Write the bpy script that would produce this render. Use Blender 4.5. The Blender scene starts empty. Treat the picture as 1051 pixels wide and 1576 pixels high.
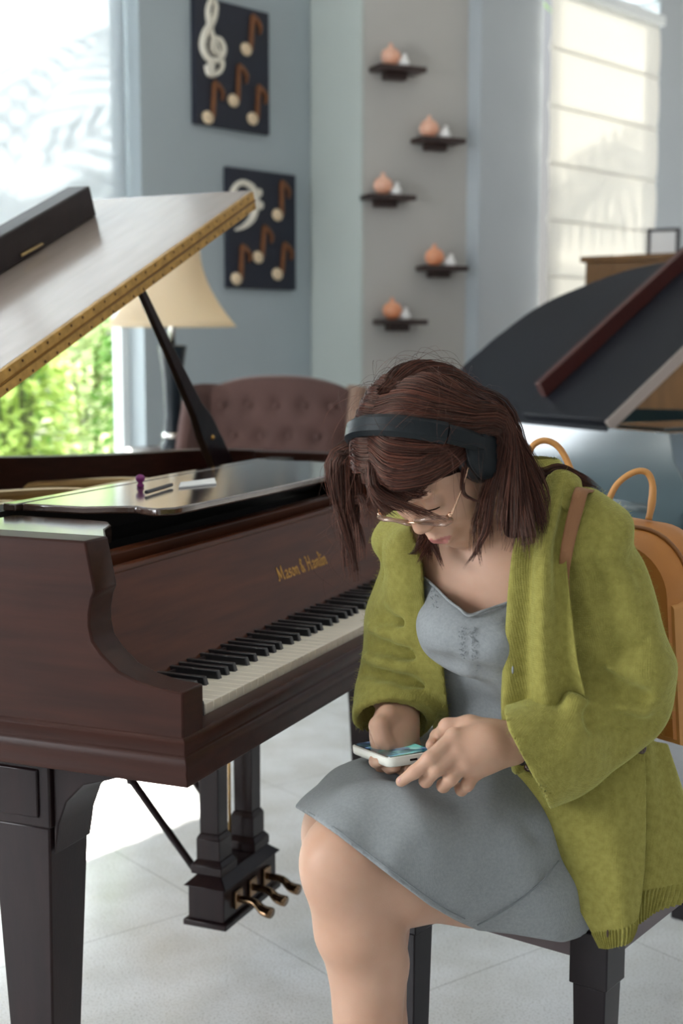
import bpy, bmesh, math, random
import numpy as np
from mathutils import Vector, Matrix
random.seed(7); np.random.seed(7)
S = bpy.context.scene
COL = S.collection
PI = math.pi

# ------------------------------------------------------------------ camera
FPX, TILT, CAMZ = 2160.0, math.radians(7.04), 1.245
cam_d = bpy.data.cameras.new('camera'); cam = bpy.data.objects.new('camera', cam_d); COL.objects.link(cam)
cam.location = (0, 0, CAMZ); cam.rotation_euler = (PI/2 - TILT, 0, 0)
cam_d.sensor_fit = 'VERTICAL'; cam_d.sensor_height = 36.0; cam_d.lens = 36.0*FPX/1576.0
cam_d.clip_start = .05; cam_d.clip_end = 200
cam_d.dof.use_dof = True; cam_d.dof.focus_distance = 1.93; cam_d.dof.aperture_fstop = 4.6
S.camera = cam
# ------------------------------------------------------------------ world, sun, windows' daylight, added fill, exposure
S.view_settings.view_transform = 'Standard'; S.view_settings.look = 'None'
S.view_settings.gamma = 1; S.view_settings.exposure = 0.72
S.view_settings.use_curve_mapping = False
W = bpy.data.worlds.new('world'); S.world = W; W.use_nodes = True
wn = W.node_tree.nodes; wl = W.node_tree.links
bg = wn['Background']
tc = wn.new('ShaderNodeTexCoord'); sp = wn.new('ShaderNodeSeparateXYZ'); cr = wn.new('ShaderNodeValToRGB')
wl.new(tc.outputs['Generated'], sp.inputs[0]); wl.new(sp.outputs['Z'], cr.inputs[0]); wl.new(cr.outputs[0], bg.inputs[0])
cr.color_ramp.elements[0].position = 0.0; cr.color_ramp.elements[0].color = (.62, .60, .56, 1)
cr.color_ramp.elements[1].position = .5; cr.color_ramp.elements[1].color = (.78, .88, 1.0, 1)
bg.inputs[1].default_value = WORLD = 0.46

SUN_DIR = Vector((0.65, -2.8, -1.42)).normalized()
sd = bpy.data.lights.new('sun', 'SUN'); so = bpy.data.objects.new('sun', sd); COL.objects.link(so)
sd.energy = 30.0; sd.angle = math.radians(.6); sd.color = (1, .95, .86)
so.rotation_euler = SUN_DIR.to_track_quat('-Z', 'Y').to_euler(); so.location = (-3, 14, 7)

def area(name, loc, direction, sx, sy, power, color=(1, 1, 1)):
    d = bpy.data.lights.new(name, 'AREA'); d.shape = 'RECTANGLE'; d.size = sx; d.size_y = sy; d.energy = power; d.color = color
    o = bpy.data.objects.new(name, d); COL.objects.link(o); o.location = loc
    o.rotation_euler = Vector(direction).to_track_quat('-Z', 'Z').to_euler()
    return o
# daylight of the garden window (left) and of the blind-covered window
area('daylight_fill', (-3.45, 7.1, 2.2), (.766, -.643, -.15), 4.6, 3.6, 300, (.86, .94, 1))
area('daylight_fill', (.6, 9.4, 2.6), (.766, -.643, -.1), 2.4, 2.6, 130, (.92, .96, 1))

area('daylight_fill', (-4.75, .45, 1.95), (1, .06, -.08), 2.6, 2.1, 185, (.92, .96, 1))  # added fill lamp from the left front, no such source in view

# ------------------------------------------------------------------ helpers
def ray(px, py):
    c, s = math.cos(TILT), math.sin(TILT)
    a, b = (px-525.5)/FPX, (788-py)/FPX
    return Vector((a, c + b*s, -s + b*c))
CAMP = Vector((0, 0, CAMZ))
def at(px, py, d): return CAMP + ray(px, py)*d            # point at distance d along the view axis
def on(px, py, p0, n):
    r = ray(px, py); n = Vector(n); t = (Vector(p0)-CAMP).dot(n)/r.dot(n)
    return CAMP + r*t

def mat(name, color=(.5, .5, .5), rough=.5, metal=0, noise=0, nscale=20, color2=None, bump=0, bscale=200, coat=0, sheen=0, spec=.5,
        stretch=(1, 1, 1), trans=0, emit=None, estr=0, sss=0, detail=4, sheen_col=None, coat_rough=.1, alpha=1.0):
    m = bpy.data.materials.new(name); m.use_nodes = True
    nt = m.node_tree; n = nt.nodes; l = nt.links; p = n['Principled BSDF']
    p.inputs['Base Color'].default_value = (*color, 1); p.inputs['Roughness'].default_value = rough
    p.inputs['Metallic'].default_value = metal; p.inputs['Coat Weight'].default_value = coat
    p.inputs['Coat Roughness'].default_value = coat_rough
    p.inputs['Specular IOR Level'].default_value = spec
    p.inputs['Transmission Weight'].default_value = trans
    if alpha < 1: p.inputs['Alpha'].default_value = alpha
    if sheen:
        p.inputs['Sheen Weight'].default_value = sheen; p.inputs['Sheen Roughness'].default_value = .4
        if sheen_col: p.inputs['Sheen Tint'].default_value = (*sheen_col, 1)
    if sss:
        p.inputs['Subsurface Weight'].default_value = sss; p.inputs['Subsurface Radius'].default_value = (1, .35, .2)
        p.inputs['Subsurface Scale'].default_value = .006
    if emit: p.inputs['Emission Color'].default_value = (*emit, 1); p.inputs['Emission Strength'].default_value = estr
    if noise or bump:
        t = n.new('ShaderNodeTexCoord'); mp = n.new('ShaderNodeMapping'); l.new(t.outputs['Object'], mp.inputs[0])
        mp.inputs['Scale'].default_value = stretch
    if noise:
        no = n.new('ShaderNodeTexNoise'); no.inputs['Scale'].default_value = nscale; no.inputs['Detail'].default_value = detail
        l.new(mp.outputs[0], no.inputs['Vector'])
        rp = n.new('ShaderNodeValToRGB'); l.new(no.outputs['Fac'], rp.inputs[0])
        c2 = color2 or tuple(c*(1-noise) for c in color)
        rp.color_ramp.elements[0].position = .3; rp.color_ramp.elements[1].position = .7
        rp.color_ramp.elements[0].color = (*c2, 1); rp.color_ramp.elements[1].color = (*color, 1)
        l.new(rp.outputs[0], p.inputs['Base Color'])
    if bump:
        nb = n.new('ShaderNodeTexNoise'); nb.inputs['Scale'].default_value = bscale; nb.inputs['Detail'].default_value = 3
        l.new(mp.outputs[0], nb.inputs['Vector'])
        bm_ = n.new('ShaderNodeBump'); bm_.inputs['Strength'].default_value = bump; bm_.inputs['Distance'].default_value = .002
        l.new(nb.outputs['Fac'], bm_.inputs['Height']); l.new(bm_.outputs[0], p.inputs['Normal'])
    return m

class MB:
    """collects shapes for ONE mesh"""
    def __init__(s): s.v = []; s.f = []
    def add(s, vs, fs):
        o = len(s.v); s.v += [tuple(x) for x in vs]; s.f += [tuple(i+o for i in f) for f in fs]; return s
    def box(s, x0, x1, y0, y1, z0, z1, M=None, taper=None):
        vs = [Vector((x, y, z)) for z in (z0, z1) for y in (y0, y1) for x in (x0, x1)]
        if taper:   # (fx, fy) shrink of the lower face about its centre
            cx, cy = (x0+x1)/2, (y0+y1)/2
            for i in range(4): vs[i].x = cx+(vs[i].x-cx)*taper[0]; vs[i].y = cy+(vs[i].y-cy)*taper[1]
        if M: vs = [M @ v for v in vs]
        return s.add(vs, [(0, 2, 3, 1), (4, 5, 7, 6), (0, 1, 5, 4), (2, 6, 7, 3), (0, 4, 6, 2), (1, 3, 7, 5)])
    def hexa(s, pts):  # 8 points: lower ring of 4, upper ring of 4
        return s.add(pts, [(3, 2, 1, 0), (4, 5, 6, 7), (0, 1, 5, 4), (1, 2, 6, 5), (2, 3, 7, 6), (3, 0, 4, 7)])
    def prism(s, poly, vec):
        n = len(poly); vec = Vector(vec); P = [Vector(p) for p in poly]
        return s.add(P + [p+vec for p in P], [tuple(range(n-1, -1, -1)), tuple(range(n, 2*n))] + [(i, (i+1) % n, n+(i+1) % n, n+i) for i in range(n)])
    def rings(s, rings, caps=True, closed=True):
        n = len(rings[0]); vs = [v for r in rings for v in r]; fs = []
        for i in range(len(rings)-1):
            for j in range(n if closed else n-1):
                a, b = i*n+j, i*n+(j+1) % n
                fs.append((a, b, b+n, a+n))
        if caps and closed:
            fs.append(tuple(range(n-1, -1, -1))); fs.append(tuple(range((len(rings)-1)*n, len(rings)*n)))
        return s.add(vs, fs)
    def lathe(s, prof, n=32, c=(0, 0, 0), M=None):
        c = Vector(c); rs = []
        for r, z in prof:
            ring = [c+Vector((max(r, 1e-4)*math.cos(2*PI*j/n), max(r, 1e-4)*math.sin(2*PI*j/n), z)) for j in range(n)]
            rs.append([M @ v for v in ring] if M else ring)
        return s.rings(rs)
    def tube(s, pts, r, n=10, caps=True, closed=False, flat=1.0, ref=None):
        P = [Vector(p) for p in pts]; R = r if hasattr(r, '__len__') else [r]*len(P)
        up = Vector(ref) if ref else Vector((.13, .21, .97)); rs = []
        for i, p in enumerate(P):
            t = (P[min(i+1, len(P)-1)]-P[max(i-1, 0)])
            t = t.normalized() if t.length > 1e-9 else Vector((0, 0, 1))
            a = t.cross(up)
            if a.length < 1e-3: a = t.cross(Vector((1, .3, .1)))
            a.normalize(); b = t.cross(a).normalized()
            if not ref: up = -b if False else up
            rs.append([p + (a*math.cos(2*PI*j/n) + b*math.sin(2*PI*j/n)*flat)*R[i] for j in range(n)])
        return s.rings(rs, caps)
    def sphere(s, c, r, n=16, m=10, M=None):
        r = r if hasattr(r, '__len__') else (r, r, r); c = Vector(c)
        rs = []
        for i in range(m+1):
            th = PI*i/m; rs.append([])
            for j in range(n):
                v = Vector((r[0]*max(math.sin(th), 1e-3)*math.cos(2*PI*j/n), r[1]*max(math.sin(th), 1e-3)*math.sin(2*PI*j/n), -r[2]*math.cos(th)))
                rs[-1].append(c + (M @ v if M else v))
        return s.rings(rs)
    def build(s, name, m, parent=None, smooth=False, bevel=0, seg=2, solid=0, sub=0, angle=None, off=0):
        me = bpy.data.meshes.new(name); me.from_pydata(s.v, [], s.f); me.validate()
        bm = bmesh.new(); bm.from_mesh(me); bmesh.ops.recalc_face_normals(bm, faces=bm.faces); bm.to_mesh(me); bm.free()
        return link(name, me, m, parent, smooth, bevel, seg, solid, sub, angle, off)
def link(name, me, m, parent=None, smooth=False, bevel=0, seg=2, solid=0, sub=0, angle=None, off=0):
    o = bpy.data.objects.new(name, me); COL.objects.link(o)
    if m is not None: me.materials.append(m)
    if parent: o.parent = parent
    if solid:
        q = o.modifiers.new('solid', 'SOLIDIFY'); q.thickness = solid; q.offset = off
    if bevel:
        q = o.modifiers.new('bevel', 'BEVEL'); q.width = bevel; q.segments = seg; q.limit_method = 'ANGLE'; q.angle_limit = math.radians(35)
        q.harden_normals = False
    if sub:
        q = o.modifiers.new('sub', 'SUBSURF'); q.levels = sub; q.render_levels = sub
    if smooth or bevel:
        for p in me.polygons: p.use_smooth = True
        if angle or bevel:
            me.set_sharp_from_angle(angle=math.radians(angle or 40))
    return o
def tag(o, label, cat, group=None, kind=None):
    if label: o['label'] = label
    if cat: o['category'] = cat
    if group: o['group'] = group
    if kind: o['kind'] = kind
    return o
def thing(name, label, cat, loc=(0, 0, 0), rz=0, group=None):
    o = bpy.data.objects.new(name, None); COL.objects.link(o); o.location = loc; o.rotation_euler = (0, 0, rz); o.empty_display_size = .1
    return tag(o, label, cat, group)
def struct(name, mb, m, **k):
    o = mb.build(name, m, **k); o['kind'] = 'structure'; return o
def copy_thing(r, loc=None, rz=None, label=None):
    c = r.copy(); COL.objects.link(c)
    if loc is not None: c.location = loc
    if rz is not None: c.rotation_euler = (0, 0, rz)
    if label: c['label'] = label
    for ch in r.children:
        d = ch.copy(); COL.objects.link(d); d.parent = c
        for g in ch.children:
            e = g.copy(); COL.objects.link(e); e.parent = d
    return c
def cat_rom(P, n):
    """Catmull-Rom through the points, n samples"""
    P = np.array([list(p) for p in P], float); k = len(P)
    if k == 2: return [Vector(P[0]+(P[1]-P[0])*t) for t in np.linspace(0, 1, n)]
    Q = np.vstack([2*P[0]-P[1], P, 2*P[-1]-P[-2]]); out = []
    for u in np.linspace(0, k-1-1e-9, n):
        i = int(u); t = u-i; a, b, c, d = Q[i], Q[i+1], Q[i+2], Q[i+3]
        out.append(.5*((2*b)+(c-a)*t+(2*a-5*b+4*c-d)*t*t+(3*b-a-3*c+d)*t**3))
    return [Vector(o) if len(o) == 3 else o for o in out]
def axes_empty(p0, xdir):   # rotation about z whose local x follows xdir
    return math.atan2(xdir[1], xdir[0])

# ------------------------------------------------------------------ materials
M_wall = mat('wall_paint', (.39, .45, .485), .75, noise=.04, nscale=3, bump=.15, bscale=60)
M_wall2 = mat('wall_paint_niche', (.45, .44, .42), .8, noise=.05, nscale=3, bump=.15, bscale=60)
M_ceil = mat('ceiling_paint', (.75, .75, .73), .9, bump=.1)
M_white = mat('white_paint', (.78, .82, .84), .4, bump=.05)
M_dark = mat('dark_lacquer', (.016, .012, .015), .32, spec=.25, noise=.2)

# ------------------------------------------------------------------ the room
def floor_mat():
    m = bpy.data.materials.new('terrazzo_tile'); m.use_nodes = True
    n = m.node_tree.nodes; l = m.node_tree.links; p = n['Principled BSDF']
    t = n.new('ShaderNodeTexCoord'); mp = n.new('ShaderNodeMapping'); l.new(t.outputs['Object'], mp.inputs[0])
    mp.inputs['Rotation'].default_value = (0, 0, math.radians(52)); mp.inputs['Location'].default_value = (.12, .2, 0)
    br = n.new('ShaderNodeTexBrick'); l.new(mp.outputs[0], br.inputs['Vector'])
    br.offset = 0; br.inputs['Scale'].default_value = 1; br.inputs['Mortar Size'].default_value = .0016; br.inputs['Mortar Smooth'].default_value = .3
    br.inputs['Brick Width'].default_value = .6; br.inputs['Row Height'].default_value = .6
    br.inputs['Color1'].default_value = (.88, .89, .89, 1); br.inputs['Color2'].default_value = (.83, .84, .84, 1); br.inputs['Mortar'].default_value = (.55, .55, .54, 1)
    v = n.new('ShaderNodeTexNoise'); v.inputs['Scale'].default_value = 220; v.inputs['Detail'].default_value = 4; l.new(t.outputs['Object'], v.inputs['Vector'])
    r = n.new('ShaderNodeValToRGB'); l.new(v.outputs['Fac'], r.inputs[0])
    r.color_ramp.elements[0].position = .32; r.color_ramp.elements[0].color = (.72, .71, .68, 1); r.color_ramp.elements[1].position = .5; r.color_ramp.elements[1].color = (1, 1, 1, 1)
    v2 = n.new('ShaderNodeTexNoise'); v2.inputs['Scale'].default_value = 6; l.new(t.outputs['Object'], v2.inputs['Vector'])
    r2 = n.new('ShaderNodeValToRGB'); l.new(v2.outputs['Fac'], r2.inputs[0])
    r2.color_ramp.elements[0].position = .35; r2.color_ramp.elements[0].color = (.86, .85, .82, 1); r2.color_ramp.elements[1].position = .65; r2.color_ramp.elements[1].color = (1, 1, 1, 1)
    a = n.new('ShaderNodeMixRGB'); a.blend_type = 'MULTIPLY'; a.inputs[0].default_value = 1; l.new(br.outputs['Color'], a.inputs[1]); l.new(r.outputs[0], a.inputs[2])
    b = n.new('ShaderNodeMixRGB'); b.blend_type = 'MULTIPLY'; b.inputs[0].default_value = 1; l.new(a.outputs[0], b.inputs[1]); l.new(r2.outputs[0], b.inputs[2])
    l.new(b.outputs[0], p.inputs['Base Color'])
    rr = n.new('ShaderNodeMapRange'); l.new(v2.outputs['Fac'], rr.inputs[0]); rr.inputs[3].default_value = .10; rr.inputs[4].default_value = .22
    l.new(rr.outputs[0], p.inputs['Roughness'])
    return m
struct('floor', MB().box(-7, 6, -3.5, 13, -.1, 0), floor_mat())
A40 = math.radians(40)
Tw = Vector((math.sin(A40), math.cos(A40), 0)); Nw = Vector((math.cos(A40), -math.sin(A40), 0))   # along the walls / into the room
Wc = Vector((-.163, 7.4, 0))
def wbox(mb, base, T, N, t0, t1, z0, z1, d0=-.22, d1=0):
    pts = [base+T*t+N*d+Vector((0, 0, z)) for z in (z0, z1) for (t, d) in ((t0, d0), (t1, d0), (t1, d1), (t0, d1))]
    return mb.hexa(pts)
# back wall: holds the garden window; t is measured from its inner corner, negative to the left
mb = MB(); WL0, WL1, WZ0, WZ1 = -4.6, -1.16, .60, 3.85
wbox(mb, Wc, Tw, Nw, WL1, .2, 0, 4.15); wbox(mb, Wc, Tw, Nw, WL0, WL1, 0, WZ0); wbox(mb, Wc, Tw, Nw, WL0, WL1, WZ1, 4.15); wbox(mb, Wc, Tw, Nw, -6.5, WL0, 0, 4.15)
struct('wall_back', mb, M_wall)
# left wall (outside the picture), its wide window added to back the fill light
LWX = (Wc+Tw*-6.5).x; LWY = (Wc+Tw*-6.5).y
mb = MB(); mb.box(LWX-.2, LWX, 1.75, LWY, 0, 4.15).box(LWX-.2, LWX, -.85, 1.75, 0, .85).box(LWX-.2, LWX, -.85, 1.75, 3.05, 4.15).box(LWX-.2, LWX, -3.5, -.85, 0, 4.15)
struct('wall_left', mb, M_wall)
mb = MB()
for y in (-.85, .42, 1.69): mb.box(LWX-.14, LWX-.08, y, y+.06, .85, 3.05)
for z in (.85, 2.99): mb.box(LWX-.14, LWX-.08, -.85, 1.75, z, z+.06)
struct('window_added', mb, M_white, bevel=.004)
# window frame with mullion
mb = MB()
for t in (WL0, WL0+1.14, WL0+2.26, WL1-.05): wbox(mb, Wc, Tw, Nw, t, t+.05, WZ0, WZ1, -.16, -.10)
for z in (WZ0, WZ1-.06): wbox(mb, Wc, Tw, Nw, WL0, WL1, z, z+.06, -.16, -.10)
wbox(mb, Wc, Tw, Nw, WL0-.05, WL1+.0, WZ0-.03, WZ0, -.22, .05)
struct('window_1', mb, M_white, bevel=.004)
M_glass = mat('window_glass', (1, 1, 1), 0.0, trans=1, spec=.3)
# pilaster and niche wall, then the right wall with its blind
c0 = Wc; c1 = Wc + Nw*.34
A65 = math.radians(65); Tn = Vector((math.sin(A65), math.cos(A65), 0)); Nn = Vector((math.cos(A65), -math.sin(A65), 0))
def hit2(px, base, T):   # where the vertical plane of column px meets the wall line
    r = ray(px, 520); a = base.x*r.y-base.y*r.x; b = T.x*r.y-T.y*r.x
    return base - T*(a/b)
c1 = hit2(556, Wc, Nw)
M_pil = mat('wall_paint_pilaster', (.46, .51, .49), .75, noise=.04, nscale=3, bump=.15, bscale=60)
struct('wall_pilaster', MB().hexa([Vector((p.x, p.y, z)) for z in (0, 4.15) for p in (c0, c1, c1+Tw*.25, c0+Tw*.25)]), M_pil, bevel=.01)
c2 = hit2(716, c1, Tn)
struct('wall_niche', MB().hexa([Vector((p.x, p.y, z)) for z in (0, 4.15) for p in (c1+Tn*.012, c2+Tn*.03, c2-Nn*.2+Tn*.03, c1-Nn*.2+Tn*.012)]), M_wall2)
c3 = hit2(734, c2, Nn) if False else c2 + Nw*.16
c3 = hit2(735, c2, Nw)
Wr = c3
T0 = (hit2(829, Wr, Tw)-Wr).length; T1 = (hit2(1003, Wr, Tw)-Wr).length
BZ0, BZ1 = .9, 3.28
mb = MB(); wbox(mb, Wr, Tw, Nw, 0, T0, 0, 4.15, -.3); wbox(mb, Wr, Tw, Nw, T0, T1, 0, BZ0); wbox(mb, Wr, Tw, Nw, T0, T1, BZ1, 4.15); wbox(mb, Wr, Tw, Nw, T1, 5, 0, 4.15)
struct('wall_right', mb, mat('wall_paint_right', (.40, .44, .475), .55, noise=.04, nscale=3, bump=.1, bscale=60), bevel=.012)
mb = MB()
for t in (T0, T1-.06): wbox(mb, Wr, Tw, Nw, t, t+.06, BZ0, BZ1, -.2, -.14)
for z in (BZ0, BZ1-.06): wbox(mb, Wr, Tw, Nw, T0, T1, z, z+.06, -.2, -.14)
struct('window_2', mb, M_white)

struct('ceiling', MB().prism([Vector((p[0], p[1], 4.15)) for p in ((-7, -3.5), (6, -3.5), Wr+Tw*5-Nw*.22, Wr-Nw*.22, c2-Nn*.2, c1-Nn*.1, Wc-Nw*.22, Wc-Tw*6.5-Nw*.22)], (0, 0, .1)), M_ceil)
# ------------------------------------------------------------------ blinds
def cloth_mat(name, col, tr):
    m = bpy.data.materials.new(name); m.use_nodes = True; n = m.node_tree.nodes; l = m.node_tree.links
    p = n['Principled BSDF']; p.inputs['Base Color'].default_value = (*col, 1); p.inputs['Roughness'].default_value = .9
    t = n.new('ShaderNodeBsdfTranslucent'); t.inputs[0].default_value = (*col, 1); mx = n.new('ShaderNodeMixShader'); mx.inputs[0].default_value = tr
    tx = n.new('ShaderNodeTexCoord'); w = n.new('ShaderNodeTexNoise'); w.inputs['Scale'].default_value = 300; l.new(tx.outputs['Object'], w.inputs['Vector'])
    bu = n.new('ShaderNodeBump'); bu.inputs['Strength'].default_value = .1; bu.inputs['Distance'].default_value = .001; l.new(w.outputs[0], bu.inputs['Height']); l.new(bu.outputs[0], p.inputs['Normal'])
    l.new(p.outputs[0], mx.inputs[1]); l.new(t.outputs[0], mx.inputs[2]); l.new(mx.outputs[0], n['Material Output'].inputs[0])
    return m
M_blind = cloth_mat('blind_cloth', (.86, .85, .81), .16)
M_shade = cloth_mat('shade_cloth', (.84, .88, .91), .22)
def blind(name, base, t0, t1, z0, z1, depth, folds, m, label, cat):
    r = thing(name, label, cat, base+Tw*((t0+t1)/2)+Nw*depth+Vector((0, 0, z0)), axes_empty(None, Tw))
    w = (t1-t0)/2; mb = MB(); rows = []
    N = 8*folds
    for i in range(N+1):
        u = i/N; z = u*(z1-z0); ph = (u*folds) % 1.0
        y = -.012*math.sin(PI*ph)**.5 if folds > 1 else 0
        rows.append([Vector((x, y, z)) for x in np.linspace(-w, w, 9)])
    mb.rings(rows, False, False)
    mb.build('cloth', m, r, smooth=True, solid=.002)
    MB().box(-w-.01, w+.01, -.04, .02, z1-z0, z1-z0+.06).build('head_rail', M_white, r, bevel=.006)
    for k in range(1, folds):
        MB().box(-w, w, -.016, .004, k*(z1-z0)/folds-.006, k*(z1-z0)/folds+.006).build('fold_batten', m, r, bevel=.003)
    return r
zt = [on(900, y, Wr, Nw).z for y in (100, 480)]
blind('roman_blind', Wr, T0+.03, T1-.05, BZ0+.08, BZ1-.16, .02, 7, M_blind, 'white folded roman blind covering the tall window behind the black piano', 'blind')
blind('roller_shade', Wc, WL0+.06, WL1-.02, 1.47, WZ1-.07, -.08, 1, M_shade, 'white translucent shade pulled halfway down the garden window, dappled by leaf shadows', 'shade')
# ------------------------------------------------------------------ music-note panels on the back wall
M_navy = mat('navy_panel', (.010, .014, .030), .6, noise=.2, nscale=8)
M_cream = mat('cream_plaster', (.80, .76, .66), .5, noise=.08, nscale=30)
M_ivory = mat('pale_wood', (.78, .62, .42), .5, noise=.15, nscale=20)
M_copper = mat('copper_wood', (.22, .085, .03), .45, noise=.25, nscale=25)
WALLQ = Matrix(((Tw.x, 0, Nw.x*-1, 0), (Tw.y, 0, Nw.y*-1, 0), (0, 1, 0, 0), (0, 0, 0, 1)))
def wall_local(px, py, org):
    P = on(px, py, Wc+Nw*.03, Nw) - org
    return Vector((P.dot(Tw), 0, P.z))          # local x along the wall, y = out of the wall (negative = room)
def ribbon(mb, pts, widths, y0, y1):
    """a flat moulding of changing width that follows a line on the wall (x, z)"""
    P = [Vector((p[0], p[1])) for p in pts]; rs = []
    for i, p in enumerate(P):
        t = (P[min(i+1, len(P)-1)]-P[max(i-1, 0)]).normalized(); nrm = Vector((-t.y, t.x))*widths[i]/2
        a, b = p+nrm, p-nrm; m_ = y0
        rs.append([Vector((a.x, y1, a.y)), Vector((a.x*.6+p.x*.4, y0, a.y*.6+p.y*.4)), Vector((b.x*.6+p.x*.4, y0, b.y*.6+p.y*.4)), Vector((b.x, y1, b.y))])
    mb.rings(rs)
def note_panel(corners, notes, clef, label):
    ts = [(on(x, y, Wc, Nw)-Wc).dot(Tw) for x, y in corners]; zs = [on(x, y, Wc, Nw).z for x, y in corners]
    t0, t1 = (ts[0]+ts[3])/2, (ts[1]+ts[2])/2; z1, z0 = (zs[0]+zs[1])/2, (zs[2]+zs[3])/2
    org = Wc+Tw*((t0+t1)/2)+Vector((0, 0, (z0+z1)/2))
    r = thing('music_note_panel', label, 'wall panel', org, axes_empty(None, Tw), 'navy music panels on the back wall')
    w, h = (t1-t0)/2, (z1-z0)/2
    MB().box(-w, w, -.028, -.001, -h, h).build('backboard', M_navy, r, bevel=.002)
    for hx, hy, sx, sy in notes:
        a = wall_local(hx, hy, org); b = wall_local(sx, sy, org)
        o = MB().sphere((a.x, -.034, a.z), (.036, .016, .030), 20, 12, Matrix.Rotation(math.radians(15), 3, 'Y')).build('note_head', M_ivory, r, smooth=True)
        mb = MB(); x = a.x+.03
        dx = (b.x-.012)-x
        mb.hexa([Vector((x-.008, -.044, a.z)), Vector((x+.008, -.044, a.z)), Vector((x+.008, -.028, a.z)), Vector((x-.008, -.028, a.z)),
                 Vector((x+dx-.008, -.044, b.z)), Vector((x+dx+.008, -.044, b.z)), Vector((x+dx+.008, -.028, b.z)), Vector((x+dx-.008, -.028, b.z))])
        fl = cat_rom([(x+dx, 0, b.z), (x+dx+.03, 0, b.z-.012), (x+dx+.055, 0, b.z-.04), (x+dx+.05, 0, b.z-.075)], 12)
        ribbon(mb, [(p.x, p.z) for p in fl], list(np.linspace(.03, .008, 12)), -.044, -.028)
        mb.build('note_stem', M_copper, o)
    mb = MB()
    if clef == 'treble':
        ctl = [(318, 100), (322, 113), (335, 112), (341, 98), (334, 80), (325, 52), (319, 22), (322, 4), (327, 0), (331, 12), (326, 34), (315, 52), (311, 72), (320, 90), (336, 92), (343, 76), (336, 60), (326, 64), (325, 78), (331, 84)]
        wd = [.03, .03, .02, .016, .018, .02, .02, .018, .014, .02, .03, .032, .03, .028, .028, .028, .024, .02, .016, .012]
    else:
        ctl = [(362, 312), (357, 302), (361, 288), (374, 281), (388, 290), (393, 312), (388, 335), (376, 348), (362, 354)]
        wd = [.03, .03, .022, .026, .034, .040, .034, .022, .01]
    pts = [wall_local(x, y, org) for x, y in ctl]; n = 90
    cp = cat_rom(pts, n); ww = np.interp(np.linspace(0, 1, n), np.linspace(0, 1, len(wd)), np.array(wd)*1.15)
    ribbon(mb, [(p.x, p.z) for p in cp], ww, -.046, -.028)
    if clef == 'bass':
        for q in ((398, 297), (400, 316)):
            c = wall_local(*q, org); mb.sphere((c.x, -.034, c.z), (.019, .014, .021), 14, 8)
        c = wall_local(361, 306, org); mb.sphere((c.x+.012, -.034, c.z), (.024, .014, .024), 14, 8)
    else:
        c = wall_local(322, 103, org); mb.sphere((c.x+.008, -.034, c.z), (.026, .016, .026), 14, 8)
    mb.build('treble_clef' if clef == 'treble' else 'bass_clef', M_cream, r, smooth=True, angle=40)
note_panel([(290, -5), (405, 18), (411, 210), (297, 190)], [(378, 76, 390, 26), (358, 155, 369, 102), (319, 181, 332, 128), (388, 183, 399, 134)], 'treble',
           'upper navy wall panel with a white treble clef and four wooden notes')
note_panel([(342, 257), (448, 270), (450, 447), (347, 443)], [(426, 331, 435, 281), (396, 396, 408, 350), (363, 429, 374, 379), (426, 422, 439, 376)], 'bass',
           'lower navy wall panel with a white bass clef and four wooden notes')

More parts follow.
